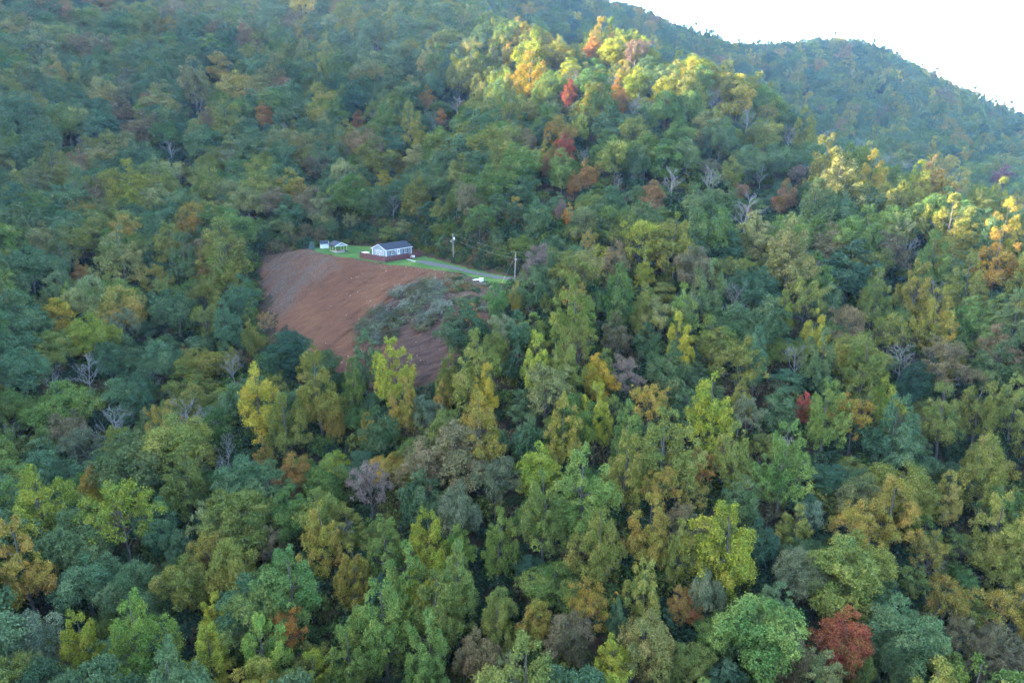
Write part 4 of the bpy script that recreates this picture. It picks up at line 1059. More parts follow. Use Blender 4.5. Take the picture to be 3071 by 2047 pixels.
# crowns one can pick out in the photograph: centre x, y and width in its pixels, kind, colour (several sunlit crowns are given the light's yellow)
PICKED = '''
120 150 150 P pale;583 261 110 P pale;875 330 105 O teal;770 435 108 O teal;883 213 130 O teal;370 344 60 M rust;440 392 100 O brown;792 348 45 M orange;661 209 60 M gold;892 461 65 T gold;
950 490 80 T brown;884 580 80 M gold;740 600 165 O pale;392 580 130 P lime;640 566 110 P olive;283 375 120 O teal;57 340 150 O teal;130 415 120 O teal;90 470 150 O teal;250 430 45 D x;
509 440 45 D x;680 480 60 D x;540 520 40 D x;600 300 45 D x;380 283 90 T grey;610 435 120 O teal;740 122 60 M rust;305 16 80 M rust;905 16 90 P yellow;450 80 110 P olive;250 150 110 T brown;
1677 96 120 O green;1742 109 110 O green;1603 183 105 P lime;1590 235 100 P yellow;1668 165 110 O olive;1842 165 85 M lime;1907 165 70 T pink;1994 165 115 O green;1777 165 45 M orange;1873 235 60 M gold;
1907 265 80 M lime;1855 309 58 M orange;1705 291 42 M red;1994 326 110 O green;1650 265 90 O green;1524 174 42 M yellow;1416 226 90 P olive;1276 305 46 M orange;1324 357 26 M orange;1076 365 34 M orange;
1594 344 42 M pale;1681 400 85 O gold;1694 458 60 M red;1633 479 48 M gold;1642 513 36 M rust;1759 530 62 M orange;1720 556 36 M orange;1685 520 80 M green;1742 378 46 P lime;1198 496 42 M gold;
1154 548 42 M yellow;1855 535 30 D x;2016 544 55 D x;1372 313 45 D x;1298 370 36 D x;1755 461 36 D x;1702 652 30 M orange;1683 648 22 M pink;1494 626 60 T teal;1545 640 50 T teal;1960 592 58 M rust;
1407 609 90 T brown;1250 600 70 P olive;1330 560 70 O teal;1560 560 80 M teal;1440 500 80 O teal;1830 640 80 M teal;1900 480 90 O teal;2060 470 90 O teal;
2208 300 90 M yellow;2843 495 150 O yellow;2870 565 120 P yellow;2752 565 75 P lime;2508 566 160 P pale;2608 545 80 P yellow;2352 600 62 M rust;2391 518 48 T pink;2190 522 62 M olive;2996 550 95 M purple;
3048 625 110 O yellow;2473 426 55 D x;2560 461 55 D x;2652 492 70 D x;2717 500 50 D x;2143 296 50 D x;2243 348 50 D x;2369 374 40 D x;2282 514 40 D x;2238 614 110 D x;2130 535 60 D x;
2680 620 120 O olive;2330 480 90 O teal;2100 600 100 O teal;2440 640 90 P teal;2060 330 90 O green;2290 400 90 O olive;2560 500 110 O green;2160 420 90 O teal;
370 782 185 P pale;679 770 150 P olive;675 840 120 P olive;240 821 42 M orange;87 800 150 O teal;270 1013 130 O lime;178 965 70 M yellow;213 917 60 M lime;370 965 90 T grey;531 930 130 O teal;
440 921 26 M orange;553 1065 32 M orange;675 987 80 P teal;762 1030 60 M olive;870 1070 120 M dark;800 965 50 T rust;775 1226 140 P yellow;855 1285 110 P olive;261 1109 85 D x;340 1283 125 D x;
561 1240 100 D x;628 1260 60 D x;461 1139 50 D x;157 1135 60 D x;679 1330 55 D x;25 1320 70 D x;696 1085 60 D x;187 1226 165 O green;422 1213 95 P teal;492 1270 90 T gold;644 1290 90 M green;
957 1196 140 P olive;1000 1261 70 P gold;60 960 150 O teal;60 1130 130 O teal;330 1090 80 O teal;480 1080 110 O teal;600 1090 110 O olive;250 1330 120 T grey;40 1240 110 O green;150 1050 110 O olive;720 900 80 M teal;560 800 90 P teal;
1381 991 124 M dark;1414 955 34 M orange;1544 900 42 M gold;1585 869 85 M teal;1642 856 68 M teal;1494 915 60 M green;1507 985 80 T grey;1194 1062 78 P lime;1172 1130 110 P lime;1214 1230 90 P gold;
1094 1095 88 P teal;1425 1135 125 P olive;1350 1160 80 P olive;1459 1204 78 P yellow;1437 1313 140 P gold;1329 1182 64 P gold;1281 1240 80 T grey;1603 1117 84 P lime;1640 1190 125 T pale;1699 1117 95 P olive;1799 1152 95 M yellow;
1881 1130 85 T pink;1999 1139 115 M teal;1951 1226 105 T gold;1146 1313 98 M teal;1581 1326 90 M teal;1686 1313 98 P olive;1786 1278 88 P lime;1877 1313 90 P green;1720 965 105 P green;1851 908 105 P green;
1925 943 80 P olive;1729 891 74 T gold;1842 790 78 M brown;1764 735 48 T gold;1929 821 52 M lime;1611 778 88 T pink;1951 1039 80 M teal;2040 950 90 P green;1560 1010 80 M teal;1480 1060 80 M olive;1850 1020 80 M brown;
985 1140 80 M teal;1062 1165 80 P green;935 1105 70 M olive;905 1075 60 M teal;
2365 790 150 P pale;2369 712 110 O green;2539 826 125 M dark;2090 812 110 O brown;2130 890 100 P teal;2286 982 125 M teal;2487 921 75 M teal;2352 952 58 P lime;2439 1013 70 P yellow;2547 978 95 T brown;
2212 891 80 D x;2726 740 75 D x;2987 800 115 P gold;3010 720 90 P yellow;2896 887 105 P olive;2743 878 100 P olive;2460 1096 92 P teal;2591 1126 115 P olive;2735 1148 80 M dark;2848 1095 150 T brown;
2970 1117 100 M teal;2265 1095 88 P teal;2404 1235 56 M red;2339 1235 90 M teal;2473 1258 105 P green;2560 1235 120 T gold;2656 1226 88 M lime;2678 1310 140 P teal;2826 1261 115 P olive;2134 1261 140 P lime;
2243 1239 85 T grey;2386 1082 62 D x;2620 900 90 P olive;2800 980 100 P olive;3040 980 110 P teal;2180 760 80 M teal;2660 770 100 T brown;3040 1240 110 P olive;2930 1240 100 P olive;2030 1050 80 P lime;
148 1425 150 O teal;109 1538 175 P lime;78 1734 145 P gold;255 1743 165 O teal;365 1545 210 T lime;562 1451 120 P olive;879 1438 88 M orange;296 1464 75 M gold;731 1560 180 O olive;631 1669 120 T gold;
544 1747 145 O olive;690 1712 130 O olive;871 1778 170 P green;866 1904 100 T orange;653 1878 90 P lime;631 1982 120 P lime;792 1982 130 P bright;414 1973 180 P bright;261 1982 120 P lime;87 1952 160 O grey;
971 1634 110 P gold;960 1540 120 O olive;1000 1450 110 M green;480 1600 110 M teal;450 1480 90 M teal;
1150 1660 120 P green;1290 1650 120 P lime;1225 1760 130 P green;1385 1660 84 M bright;1494 1647 105 P green;1742 1503 165 P green;1629 1573 120 P olive;1799 1660 140 P olive;1111 1451 120 T pink;1250 1429 120 T brown;
1485 1451 115 T grey;1372 1547 130 O grey;1611 1421 115 M lime;1873 1429 120 P olive;1951 1612 120 P gold;1981 1473 100 T gold;1760 1821 120 T gold;1929 1777 100 P olive;1851 1869 70 P teal;1938 1930 170 O pale;
1607 1750 50 D x;1603 1886 85 M gold;1503 1843 82 M olive;1494 1918 100 P olive;2034 1838 60 M orange;1155 1908 170 P green;1694 1921 115 O brown;1825 2008 110 P lime;1307 1865 150 P olive;1060 1734 100 P gold;
1380 1790 110 P olive;1430 1980 120 O brown;1290 2000 120 P green;1050 1990 130 P green;
2260 1878 215 O green;2695 1912 200 O teal;2515 1940 140 M red;2178 1660 190 P lime;2404 1721 125 O grey;2430 1547 78 T grey;2230 1508 105 M teal;2282 1635 95 M dark;2560 1573 120 T gold;2665 1547 135 P gold;
2343 1429 135 P green;2839 1508 88 P gold;2952 1460 135 P olive;2987 1618 135 P olive;3026 1843 150 T gold;2839 1800 120 T gold;2186 1943 85 M teal;2360 1965 110 O brown;2575 2035 80 M olive;2665 1996 110 O teal;
2073 1821 64 M orange;2199 1399 105 P olive;2090 1399 90 T orange;2943 1995 110 T brown;2780 1660 100 T gold;3030 1700 110 P olive;2060 1560 110 T brown;2030 1680 90 P olive;2120 1790 90 O grey;2860 1920 90 T brown;2990 1960 120 O brown
'''
LETTER = {'P': 'poplar', 'O': 'oak', 'M': 'maple', 'T': 'thin', 'D': 'dead'}

# quick look-up of the land for the planting
_hx = np.arange(-360, 760, 3.0); _hy = np.arange(0, 1000, 3.0)
_HX, _HY = np.meshgrid(_hx, _hy); _HG = G(_HX, _HY)
def Gq(x, y):
    u = np.clip((np.asarray(x, float) + 360) / 3.0, 0, len(_hx) - 1.001); v = np.clip(np.asarray(y, float) / 3.0, 0, len(_hy) - 1.001)
    i = u.astype(int); j = v.astype(int); f = u - i; g = v - j
    return (_HG[j, i] * (1 - f) + _HG[j, i + 1] * f) * (1 - g) + (_HG[j + 1, i] * (1 - f) + _HG[j + 1, i + 1] * f) * g

def open_sd(x, y):
    """distance to the open ground (lawn, driveway, cleared slope), negative on it"""
    return np.minimum(poly_sd(x, y, LAWN), poly_sd(x, y, DIRT))

TREES = []      # kind, variant, x, y, z, rot, sx, sy, sz, colour, tint
def add_tree(kind, x, y, z, wid, colour, rng, hk=None, tint=None):
    v = int(rng.integers(NVAR[kind])); d = PROTO[(kind, v)]
    s = wid / d['W']
    sz = (0.45 * s + 0.55) if hk is None else hk
    sz *= 0.9 + 0.2 * rng.random()
    if tint is None:
        b = TINT.get(colour, (0.1, 0.1, 0.1, 0)); k = 0.82 + 0.36 * rng.random()
        hue = rng.normal() * 0.07
        tint = (b[0] * k * (1 + hue), b[1] * k, b[2] * k * (1 - hue), min(1, b[3] * (0.5 + rng.random())))
    TREES.append(dict(kind=kind, v=v, x=x, y=y, z=z, rot=rng.random() * 6.283, sx=s * (0.93 + 0.14 * rng.random()), sy=s * (0.93 + 0.14 * rng.random()), sz=sz,
                      colour=colour, tint=tint, W=wid, H=d['H'] * sz, C=d['C'] * sz))

# picked crowns: each stands where its view ray comes down to crown height above the land
prng = np.random.default_rng(3)
for row in PICKED.replace('\n', '').strip(';').split(';'):
    a = row.split()
    if len(a) < 5: continue
    px, py, w = float(a[0]), float(a[1]), float(a[2]); kind = LETTER[a[3]]
    # crown height depends on its width, its width on how far the ray goes: settle both in three steps
    d0 = PROTO[(kind, 0)]; cz = d0['C']; ok_ = True
    for it in range(3):
        h = hit(px, py, cz, 60, 700, 1.0)
        if h is None: ok_ = False; break
        p, t = h
        wid = float(np.clip(w * t / FPX, 3.2, 15.5)); s_ = wid / d0['W']
        hk = 0.45 * s_ + 0.55
        if s_ < 0.75: hk = 0.25 + 0.83 * s_
        cz = d0['C'] * hk * 0.95
    if not ok_: continue
    x, y = float(p[0]), float(p[1])
    if float(open_sd(x, y)) < 1.0 and not (1340 < px < 1450 and 930 < py < 1030): continue
    add_tree(kind, x, y, float(G(x, y)), wid, a[4], prng, hk)
n_picked = len(TREES)
for tr in TREES: tr['picked'] = True

# the rest of the wood
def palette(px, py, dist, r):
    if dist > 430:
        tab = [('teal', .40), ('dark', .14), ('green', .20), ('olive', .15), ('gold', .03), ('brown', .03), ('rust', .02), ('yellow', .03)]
    elif py < 345 and 1480 < px < 2150:  # sunlight on the knoll put into the leaf colours as yellower tints
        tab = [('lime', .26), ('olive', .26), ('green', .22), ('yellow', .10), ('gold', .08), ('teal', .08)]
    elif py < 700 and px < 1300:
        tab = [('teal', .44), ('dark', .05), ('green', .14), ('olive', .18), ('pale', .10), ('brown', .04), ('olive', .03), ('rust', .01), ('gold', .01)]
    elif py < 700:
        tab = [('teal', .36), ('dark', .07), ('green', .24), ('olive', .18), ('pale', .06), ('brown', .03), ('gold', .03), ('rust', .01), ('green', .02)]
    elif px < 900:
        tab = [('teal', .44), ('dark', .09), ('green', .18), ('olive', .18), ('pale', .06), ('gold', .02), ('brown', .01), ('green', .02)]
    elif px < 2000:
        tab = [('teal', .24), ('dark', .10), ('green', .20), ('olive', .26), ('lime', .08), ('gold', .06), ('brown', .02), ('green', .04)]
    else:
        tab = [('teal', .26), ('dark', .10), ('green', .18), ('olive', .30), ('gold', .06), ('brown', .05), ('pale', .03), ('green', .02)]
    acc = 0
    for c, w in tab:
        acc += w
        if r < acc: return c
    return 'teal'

def scatter(x0, x1, y0, y1, sp, rng):
    gx = np.arange(x0, x1, sp); gy = np.arange(y0, y1, sp * 0.866)
    X, Y = np.meshgrid(gx, gy); X[1::2] += sp / 2
    X = X + (rng.random(X.shape) - 0.5) * sp * 0.75; Y = Y + (rng.random(X.shape) - 0.5) * sp * 0.75
    return X.ravel(), Y.ravel()

frng = np.random.default_rng(21)
fx, fy = scatter(-330, 330, 40, 470, 7.6, frng)
fx2, fy2 = scatter(-300, 640, 470, 960, 9.6, frng)
FX = np.r_[fx, fx2]; FY = np.r_[fy, fy2]
FZ = Gq(FX, FY)
ppx, ppy, pd = project(FX, FY, FZ + 10)
ok = (ppx > -330) & (ppx < 3400) & (ppy < 2700) & (ppy > -420) & (open_sd(FX, FY) > 3.2) & (pd > 30)
PK = np.array([(t['x'], t['y'], t['W']) for t in TREES])
dmin = np.sqrt(((FX[:, None] - PK[None, :, 0]) ** 2 + (FY[:, None] - PK[None, :, 1]) ** 2)) - PK[None, :, 2] * 0.36
ok &= dmin.min(1) > 1.8
# leave out what stands wholly behind the hills
q = np.linspace(0.1, 0.985, 40)[:, None]
lz = CAM_Z + (FZ + 24 - CAM_Z)[None] * q
ok &= ~((Gq(FX[None] * q, FY[None] * q) + 6 > lz).any(0))
FX, FY, FZ, ppx, ppy, pd = (a[ok] for a in (FX, FY, FZ, ppx, ppy, pd))
OSD = open_sd(FX, FY)
# nothing planted here may stand right in front of a crown picked from the photograph
PPX = np.array([project(t['x'], t['y'], t['z'] + t['C']) for t in TREES])
PWX = np.array([t['W'] for t in TREES]) * FPX / PPX[:, 2]
HOUSE_WIN = [(930, 690, 1560, 870, 185.0), (790, 740, 1420, 1085, 225.0)]
for i in range(len(FX)):
    x, y, z, d = FX[i], FY[i], FZ[i], pd[i]
    r = frng.random()
    osd = OSD[i]
    kind = 'poplar' if r < 0.36 else 'oak' if r < 0.62 else 'maple' if r < 0.84 else 'thin' if r < 0.978 else 'dead'
    if d > 430: kind = 'oak' if r < 0.55 else 'maple' if r < 0.72 else 'poplar' if r < 0.94 else 'thin'
    elif ppy[i] < 720: kind = 'oak' if r < 0.52 else 'maple' if r < 0.76 else 'poplar' if r < 0.89 else 'thin' if r < 0.985 else 'dead'
    if ppx[i] < 900 and kind == 'poplar' and frng.random() < 0.5: kind = 'oak'
    wid = {'poplar': 9.6, 'oak': 12.6, 'maple': 9.2, 'thin': 9.0, 'dead': 6.5}[kind] * (0.75 + 0.5 * frng.random())
    hk = None
    if osd < 9 and (y > 225 or x > -10):      # low growth along the back of the lawn and the drive
        kind = 'maple' if r < 0.7 else 'thin'; wid = 4.0 + 2.2 * frng.random(); hk = 0.42 + 0.018 * osd
    d0 = PROTO[(kind, 0)]; H = d0['H'] * (hk or (0.45 * wid / d0['W'] + 0.55))
    # top and middle of this crown in the photograph
    tx, ty, td = project(x, y, z + H * 0.98); mx, my, md = project(x, y, z + H * 0.6)
    half = wid * FPX / md * 0.55; bot = project(x, y, z + H * 0.25)[1]
    blk = (PPX[:, 2] > md + 2) & (np.abs(PPX[:, 0] - mx) < half + PWX * 0.12) & (PPX[:, 1] > ty - 4) & (PPX[:, 1] < bot)
    if blk.any():
        k2 = 0.5 + 0.2 * frng.random()          # try a younger, lower tree in its place
        wid *= 0.62; hk = (hk or 0.8) * k2; H *= k2 * 0.9
        ty = project(x, y, z + H)[1]; mx, my, md = project(x, y, z + H * 0.6); half = wid * FPX / md * 0.5
        blk = (PPX[:, 2] > md + 2) & (np.abs(PPX[:, 0] - mx) < half) & (PPX[:, 1] > ty) & (PPX[:, 1] < bot)
        if blk.any(): continue
    if any(md < dd and x0 - half < mx < x1 + half and y0 < ty < y1 for x0, y0, x1, y1, dd in HOUSE_WIN):
        continue
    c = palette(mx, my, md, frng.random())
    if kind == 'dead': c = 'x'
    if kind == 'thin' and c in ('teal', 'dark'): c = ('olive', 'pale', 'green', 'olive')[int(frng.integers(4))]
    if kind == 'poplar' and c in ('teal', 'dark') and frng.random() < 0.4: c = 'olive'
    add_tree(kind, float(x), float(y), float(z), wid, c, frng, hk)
print('trees', len(TREES), 'picked', n_picked, round(time.time() - T_START, 1))

# ---- which of them show, and how large: a coarse look through the lens -------
BW, BH = 768, 512
K = BW / 3071.0
buf = np.full((BH, BW), -1, int)
order = sorted(range(len(TREES)), key=lambda i: -TREES[i]['y'])
for i in order:
    t = TREES[i]
    if t['kind'] == 'dead': continue
    zc = t['z'] + t['H'] * 0.64
    cx, cy, d = project(t['x'], t['y'], zc)
    rx = t['W'] * 0.46 * FPX / d * K; ry = t['H'] * 0.36 * FPX / d * K
    cx *= K; cy *= K
    x0, x1, y0, y1 = int(max(0, cx - rx)), int(min(BW, cx + rx + 1)), int(max(0, cy - ry)), int(min(BH, cy + ry + 1))
    if x1 <= x0 or y1 <= y0: continue
    YY, XX = np.mgrid[y0:y1, x0:x1]
    m = ((XX + .5 - cx) / max(rx, .5)) ** 2 + ((YY + .5 - cy) / max(ry, .5)) ** 2 < 1
    buf[y0:y1, x0:x1][m] = i
seen = np.bincount(buf[buf >= 0], minlength=len(TREES))
for i, t in enumerate(TREES):
    t['seen'] = int(seen[i])
    if t['kind'] == 'dead':
        cx, cy, d = project(t['x'], t['y'], t['z'] + t['H'] * 0.7)
        if 0 < cx < 3071 and 0 < cy < 2047:
            o = buf[int(cy * K), int(cx * K)]
            t['seen'] = 120 if t.get('picked') else (60 if (o < 0 or TREES[o]['y'] > t['y'] - 4) and d < 350 else 0)
single = []
NAME = {'poplar': 'tall_tree', 'oak': 'round_crowned_tree', 'maple': 'dense_small_tree', 'thin': 'thin_crowned_tree', 'dead': 'dead_tree'}
for kind in NAME:
    L = sorted((i for i, t in enumerate(TREES) if t['kind'] == kind and t['seen'] >= 14), key=lambda i: (-TREES[i]['seen']))
    single += L[:170]
single_set = set(single)
FORM = {'poplar': 'upright tree', 'oak': 'round-crowned tree', 'maple': 'compact tree', 'thin': 'thin-leaved tree', 'dead': 'bare dead tree'}
def place_words(px, py):
    if py < 560 and px > 1480 and px < 2150: return 'on the sunlit knoll' if py < 340 else 'under the sunlit knoll'
    if 1040 < py and 900 < px < 1500 and py < 1350: return 'below the dirt clearing'
    if px < 800 and 700 < py < 1150: return 'left of the dirt clearing'
    if px > 1500 and 780 < py < 1150: return 'right of the driveway'
    if py < 700 and px < 1480: return 'uphill of the house'
    if py < 780: return 'on the spur'
    if py > 1750: return 'along the bottom edge'
    return 'in the lower wood'
GROUPN = {'poplar': 'tall upright trees of the wood', 'oak': 'broad round-crowned trees of the wood', 'maple': 'compact dense trees of the wood', 'thin': 'thin-leaved trees of the wood', 'dead': 'dead trees standing in the wood'}
used = set()
ONES = 'zero one two three four five six seven eight nine ten eleven twelve thirteen fourteen fifteen sixteen seventeen eighteen nineteen'.split()
TENS = 'x x twenty thirty forty fifty sixty seventy eighty ninety'.split()
def spell(v):
    n = int(max(0, min(99, round(v))))
    return ONES[n] if n < 20 else TENS[n // 10] + ('-' + ONES[n % 10] if n % 10 else '')
for i in single:
    t = TREES[i]
    root = empty(NAME[t['kind']], (t['x'], t['y'], t['z']), t['rot']); root.scale = (t['sx'], t['sy'], t['sz'])
    d = PROTO[(t['kind'], t['v'])]
    tr = link('trunk', d['trunk'], root)
    if d['crown'] is not None:
        cr = link('crown', d['crown'], root); cr['tint'] = [float(a) for a in t['tint']]
    cx, cy, _ = project(t['x'], t['y'], t['z'] + t['H'] * 0.65)
    fxp, fyp = cx / 30.71, cy / 20.47
    col = '' if t['kind'] == 'dead' else WORD.get(t['colour'], 'green') + ' '
    lab = '%s%s %s, %s percent across, %s down' % (col, FORM[t['kind']], place_words(cx, cy), spell(fxp), spell(fyp))
    for extra in ('smaller ', 'shorter ', 'narrower '):
        if lab not in used: break
        lab = extra + lab
    used.add(lab)
    tag(root, lab, 'tree', GROUPN[t['kind']])
print('single trees', len(single), round(time.time() - T_START, 1))

# ---- everything else stands as one mass ----------------------------------------
def mass(name, items, keys):
    """one object: each item (proto index, x, y, z, rot, sx, sy, sz, tint) set out by geometry nodes"""
    holder = bpy.data.collections.new(name + '_kinds')
    for n_, k in enumerate(keys):
        o = bpy.data.objects.new('%03d_%s' % (n_, k[0]), PROTO[k]['full']); holder.objects.link(o)
    me = bpy.data.meshes.new(name)
    n = len(items); me.vertices.add(n)
    me.vertices.foreach_set('co', np.array([q[1:4] for q in items], np.float32).ravel())
    def put(nm, typ, key, arr):
        a = me.attributes.new(nm, typ, 'POINT'); a.data.foreach_set(key, arr)
    put('kind_index', 'INT', 'value', np.array([q[0] for q in items], np.int32))
    put('turn', 'FLOAT_VECTOR', 'vector', np.array([(0, 0, q[4]) if np.isscalar(q[4]) else q[4] for q in items], np.float32).ravel())
    put('size', 'FLOAT_VECTOR', 'vector', np.array([q[5:8] for q in items], np.float32).ravel())
    put('tint', 'FLOAT_COLOR', 'color', np.array([q[8] for q in items], np.float32).ravel())
    o = link(name, me)
    ng = bpy.data.node_groups.new(name, 'GeometryNodeTree')
    ng.interface.new_socket('Geometry', in_out='INPUT', socket_type='NodeSocketGeometry')
    ng.interface.new_socket('Geometry', in_out='OUTPUT', socket_type='NodeSocketGeometry')
    gi = ng.nodes.new('NodeGroupInput'); go = ng.nodes.new('NodeGroupOutput')
    ci = ng.nodes.new('GeometryNodeCollectionInfo'); ci.inputs['Collection'].default_value = holder
    ci.inputs['Separate Children'].default_value = True; ci.inputs['Reset Children'].default_value = True
    ip = ng.nodes.new('GeometryNodeInstanceOnPoints'); ip.inputs['Pick Instance'].default_value = True
    def attr(nm, typ):
        a = ng.nodes.new('GeometryNodeInputNamedAttribute'); a.data_type = typ; a.inputs[0].default_value = nm; return a.outputs[0]
    ng.links.new(gi.outputs[0], ip.inputs['Points']); ng.links.new(ci.outputs[0], ip.inputs['Instance'])
    ng.links.new(attr('kind_index', 'INT'), ip.inputs['Instance Index'])
    er = ng.nodes.new('FunctionNodeEulerToRotation'); ng.links.new(attr('turn', 'FLOAT_VECTOR'), er.inputs[0]); ng.links.new(er.outputs[0], ip.inputs['Rotation'])
    ng.links.new(attr('size', 'FLOAT_VECTOR'), ip.inputs['Scale'])
    ng.links.new(ip.outputs[0], go.inputs[0])
    md = o.modifiers.new('set_out', 'NODES'); md.node_group = ng
    return o
KEYS = [k for k in PROTO if k[0] in NAME]
rest = [(KEYS.index((t['kind'], t['v'])), t['x'], t['y'], t['z'], t['rot'], t['sx'], t['sy'], t['sz'], t['tint']) for i, t in enumerate(TREES) if i not in single_set]
forest = mass('forest', rest, KEYS)
tag(forest, 'autumn forest of green and gold trees covering the far hillsides', 'forest', kind='stuff')

# undergrowth
urng = np.random.default_rng(31)
ux, uy = scatter(-300, 300, 45, 420, 3.6, urng)
uz = Gq(ux, uy); upx, upy, ud = project(ux, uy, uz + 1)
ok = (upx > -150) & (upx < 3220) & (upy < 2300) & (upy > -100) & (open_sd(ux, uy) > 2.0)
bx_, by_ = scatter(-120, 60, 150, 330, 2.3, urng); bz_ = Gq(bx_, by_); bo = open_sd(bx_, by_)
bpx, bpy_, _d = project(bx_, by_, bz_)
near = (bo > 0.8) & (bo < 26) & (bpy_ < 900) & (bpx > 900) & (bpx < 1950) & (np.array(poly_sd(bx_, by_, LAWN)) < 26)
SK = [k for k in PROTO if k[0] == 'shrub']
items = []
UL = np.concatenate([np.stack([ux[ok], uy[ok], uz[ok]], 1), np.stack([bx_[near], by_[near], bz_[near]], 1)])
ULs = poly_sd(UL[:, 0], UL[:, 1], LAWN)
for (x, y, z), ls in zip(UL, ULs):
    s = 0.7 + 1.3 * urng.random() ** 1.5; b = TINT[('dark', 'teal', 'green', 'brown', 'olive', 'dark', 'green', 'dark')[int(urng.integers(8))]]
    if ls < 4: s *= 0.6
    items.append((int(urng.integers(len(SK))), x, y, z - 0.1, urng.random() * 6.28, s, s, s * (0.7 + 0.5 * urng.random()), (b[0] * .75, b[1] * .75, b[2] * .75, 0.2)))
tag(mass('undergrowth', items, SK), 'dark shrubby undergrowth between the tree trunks', 'undergrowth', kind='stuff')
print('forest', len(rest), 'undergrowth', len(items), round(time.time() - T_START, 1))

# =====================================================================
# the cleared slope: felled trees, brush, dry grass, stones
# =====================================================================
brng = np.random.default_rng(77)
def pts_in(poly, n, rng, margin=0.0):
    P = np.array(poly); out = []
    while len(out) < n:
        q = P.min(0) + (P.max(0) - P.min(0)) * rng.random((n * 3, 2))
        q = q[poly_sd(q[:, 0], q[:, 1], poly) < -margin]; out += list(map(tuple, q))
    return np.array(out[:n])
def slope_at(x, y, e=1.5):
    return np.array([(G(x + e, y) - G(x - e, y)) / (2 * e), (G(x, y + e) - G(x, y - e)) / (2 * e)], float)

for k, (x, y) in enumerate(pts_in(BRUSH, 72, brng, 0.2)):
    gsl = slope_at(x, y); ang = math.atan2(-0.70, -0.71) + brng.normal() * 0.75
    d2 = np.array([math.cos(ang), math.sin(ang)])
    Z = unit(np.array([d2[0], d2[1], float(d2 @ gsl) + 0.10])); Nn = unit(np.array([-gsl[0], -gsl[1], 1.0]))
    X = unit(np.cross(Nn, Z)); Y = np.cross(Z, X)
    sc = 0.55 + 0.35 * brng.random()
    base = np.array([x, y]) - d2 * 4.0 * sc
    root = bpy.data.objects.new('felled_tree', None); COL.objects.link(root)
    root.rotation_mode = 'QUATERNION'; root.rotation_quaternion = Matrix((X, Y, Z)).transposed().to_quaternion()
    root.location = (base[0], base[1], float(G(base[0], base[1])) + 0.35 + 0.9 * brng.random()); root.scale = (sc * 1.1, sc * 0.42, sc)
    d = PROTO[('felled', int(brng.integers(3)))]
    link('trunk', d['trunk'], root); cr = link('crown', d['crown'], root)
    t = TINT[('silver', 'silver', 'grey', 'brown')[k % 4]]; kk = 0.45 + 0.75 * brng.random(); g = brng.random()
    cr['tint'] = [t[0] * kk * (0.75 + 0.25 * g), t[1] * kk * (0.9 + 0.1 * g), t[2] * kk * (0.8 + 0.2 * g), 0.1]
    tag(root, 'felled leafy tree in the grey-green brush pile on the dirt slope', 'felled tree', 'felled trees in the brush pile')

# bushes on the overgrown bank and along the edges of the clearing
BCOL = ['dark', 'brown', 'grey', 'brown', 'rust', 'grey', 'pink', 'teal']
spots = [(x, y, 'on the overgrown bank') for x, y in pts_in(BANK, 62, brng, 0.2)]
for px, py in ((1322,806),(1372,818),(1386,826),(1400,833),(1205,868),(1225,858),(1240,850),(1345,830),(1300,822),(1128,790),(1142,794),(1100,783)):
    h = hit(px, py, 0.0, 120, 300, 0.5)
    spots.append((h[0][0], h[0][1], 'at the lip of the dirt slope'))
bused = set()
for x, y, where in spots:
    o = empty('bush', (x, y, float(patch_height(x, y)) - 0.1), brng.random() * 6.28)
    s = (0.5 + 0.6 * brng.random()) * (1.0 if where.startswith('on') else 0.5); o.scale = (s, s, s * (0.6 + 0.4 * brng.random()) * float(0.3 + 0.7 * smooth(1.0, 7.0, poly_sd(np.array(x), np.array(y), LAWN))))
    v = int(brng.integers(4)); d = PROTO[('shrub', v)]; c = BCOL[int(brng.integers(len(BCOL)))]; b = TINT[c]; kk = 0.8 + 0.5 * brng.random()
    link('stem', d['trunk'], o); cr = link('crown', d['crown'], o); cr['tint'] = [b[0] * kk, b[1] * kk, b[2] * kk, 0.2]
    cx, cy, _ = project(x, y, o.location.z + 1)
    lab = '%s bush %s, %s percent across, %s down' % (WORD[c], where, spell(cx / 30.71), spell(cy / 20.47))
    for extra in ('smaller ', 'lower ', 'thinner ', 'flatter '):
        if lab not in bused: break
        lab = extra + lab
    bused.add(lab); tag(o, lab, 'bush', 'bushes around the clearing')

# blue spruce by the shed
q = flat(936, 748.5)
o = empty('blue_spruce', (q[0], q[1], 0.0)); o.scale = (0.95, 0.95, 0.72)
tag(o, 'small silvery blue spruce beside the white shed', 'tree')
link('trunk', PROTO[('conifer', 0)]['trunk'], o); cr = link('crown', PROTO[('conifer', 0)]['crown'], o); cr['tint'] = list(TINT['spruce'])

# grass tufts, stones and sticks: too small and too many to pick apart
def tufts(name, xy, hgt, mat, rng, label, lean=0.5):
    n = len(xy); B = 5
    z = patch_height(xy[:, 0], xy[:, 1]) - 0.03
    base = np.repeat(np.stack([xy[:, 0], xy[:, 1], z], 1), B, 0) + np.c_[rng.normal(size=(n * B, 2)) * 0.16, np.zeros(n * B)]
    h = (hgt * (0.5 + rng.random(n * B)))[:, None]
    a = rng.random(n * B) * 6.28; wv = np.stack([np.cos(a), np.sin(a), a * 0], 1) * 0.07
    tip = base + np.c_[rng.normal(size=(n * B, 2)) * lean * hgt, np.ones(n * B)] * np.c_[np.ones((n * B, 2)), h]
    v = np.stack([base - wv, base + wv, tip], 1).reshape(-1, 3)
    return tag(link(name, mesh_np(name, v, np.arange(len(v)), 3, [mat])), label, 'grass', kind='stuff')
def by_mask(poly, n, rng, dens):
    q = pts_in(poly, n, rng); return q[rng.random(len(q)) < dens(q)]
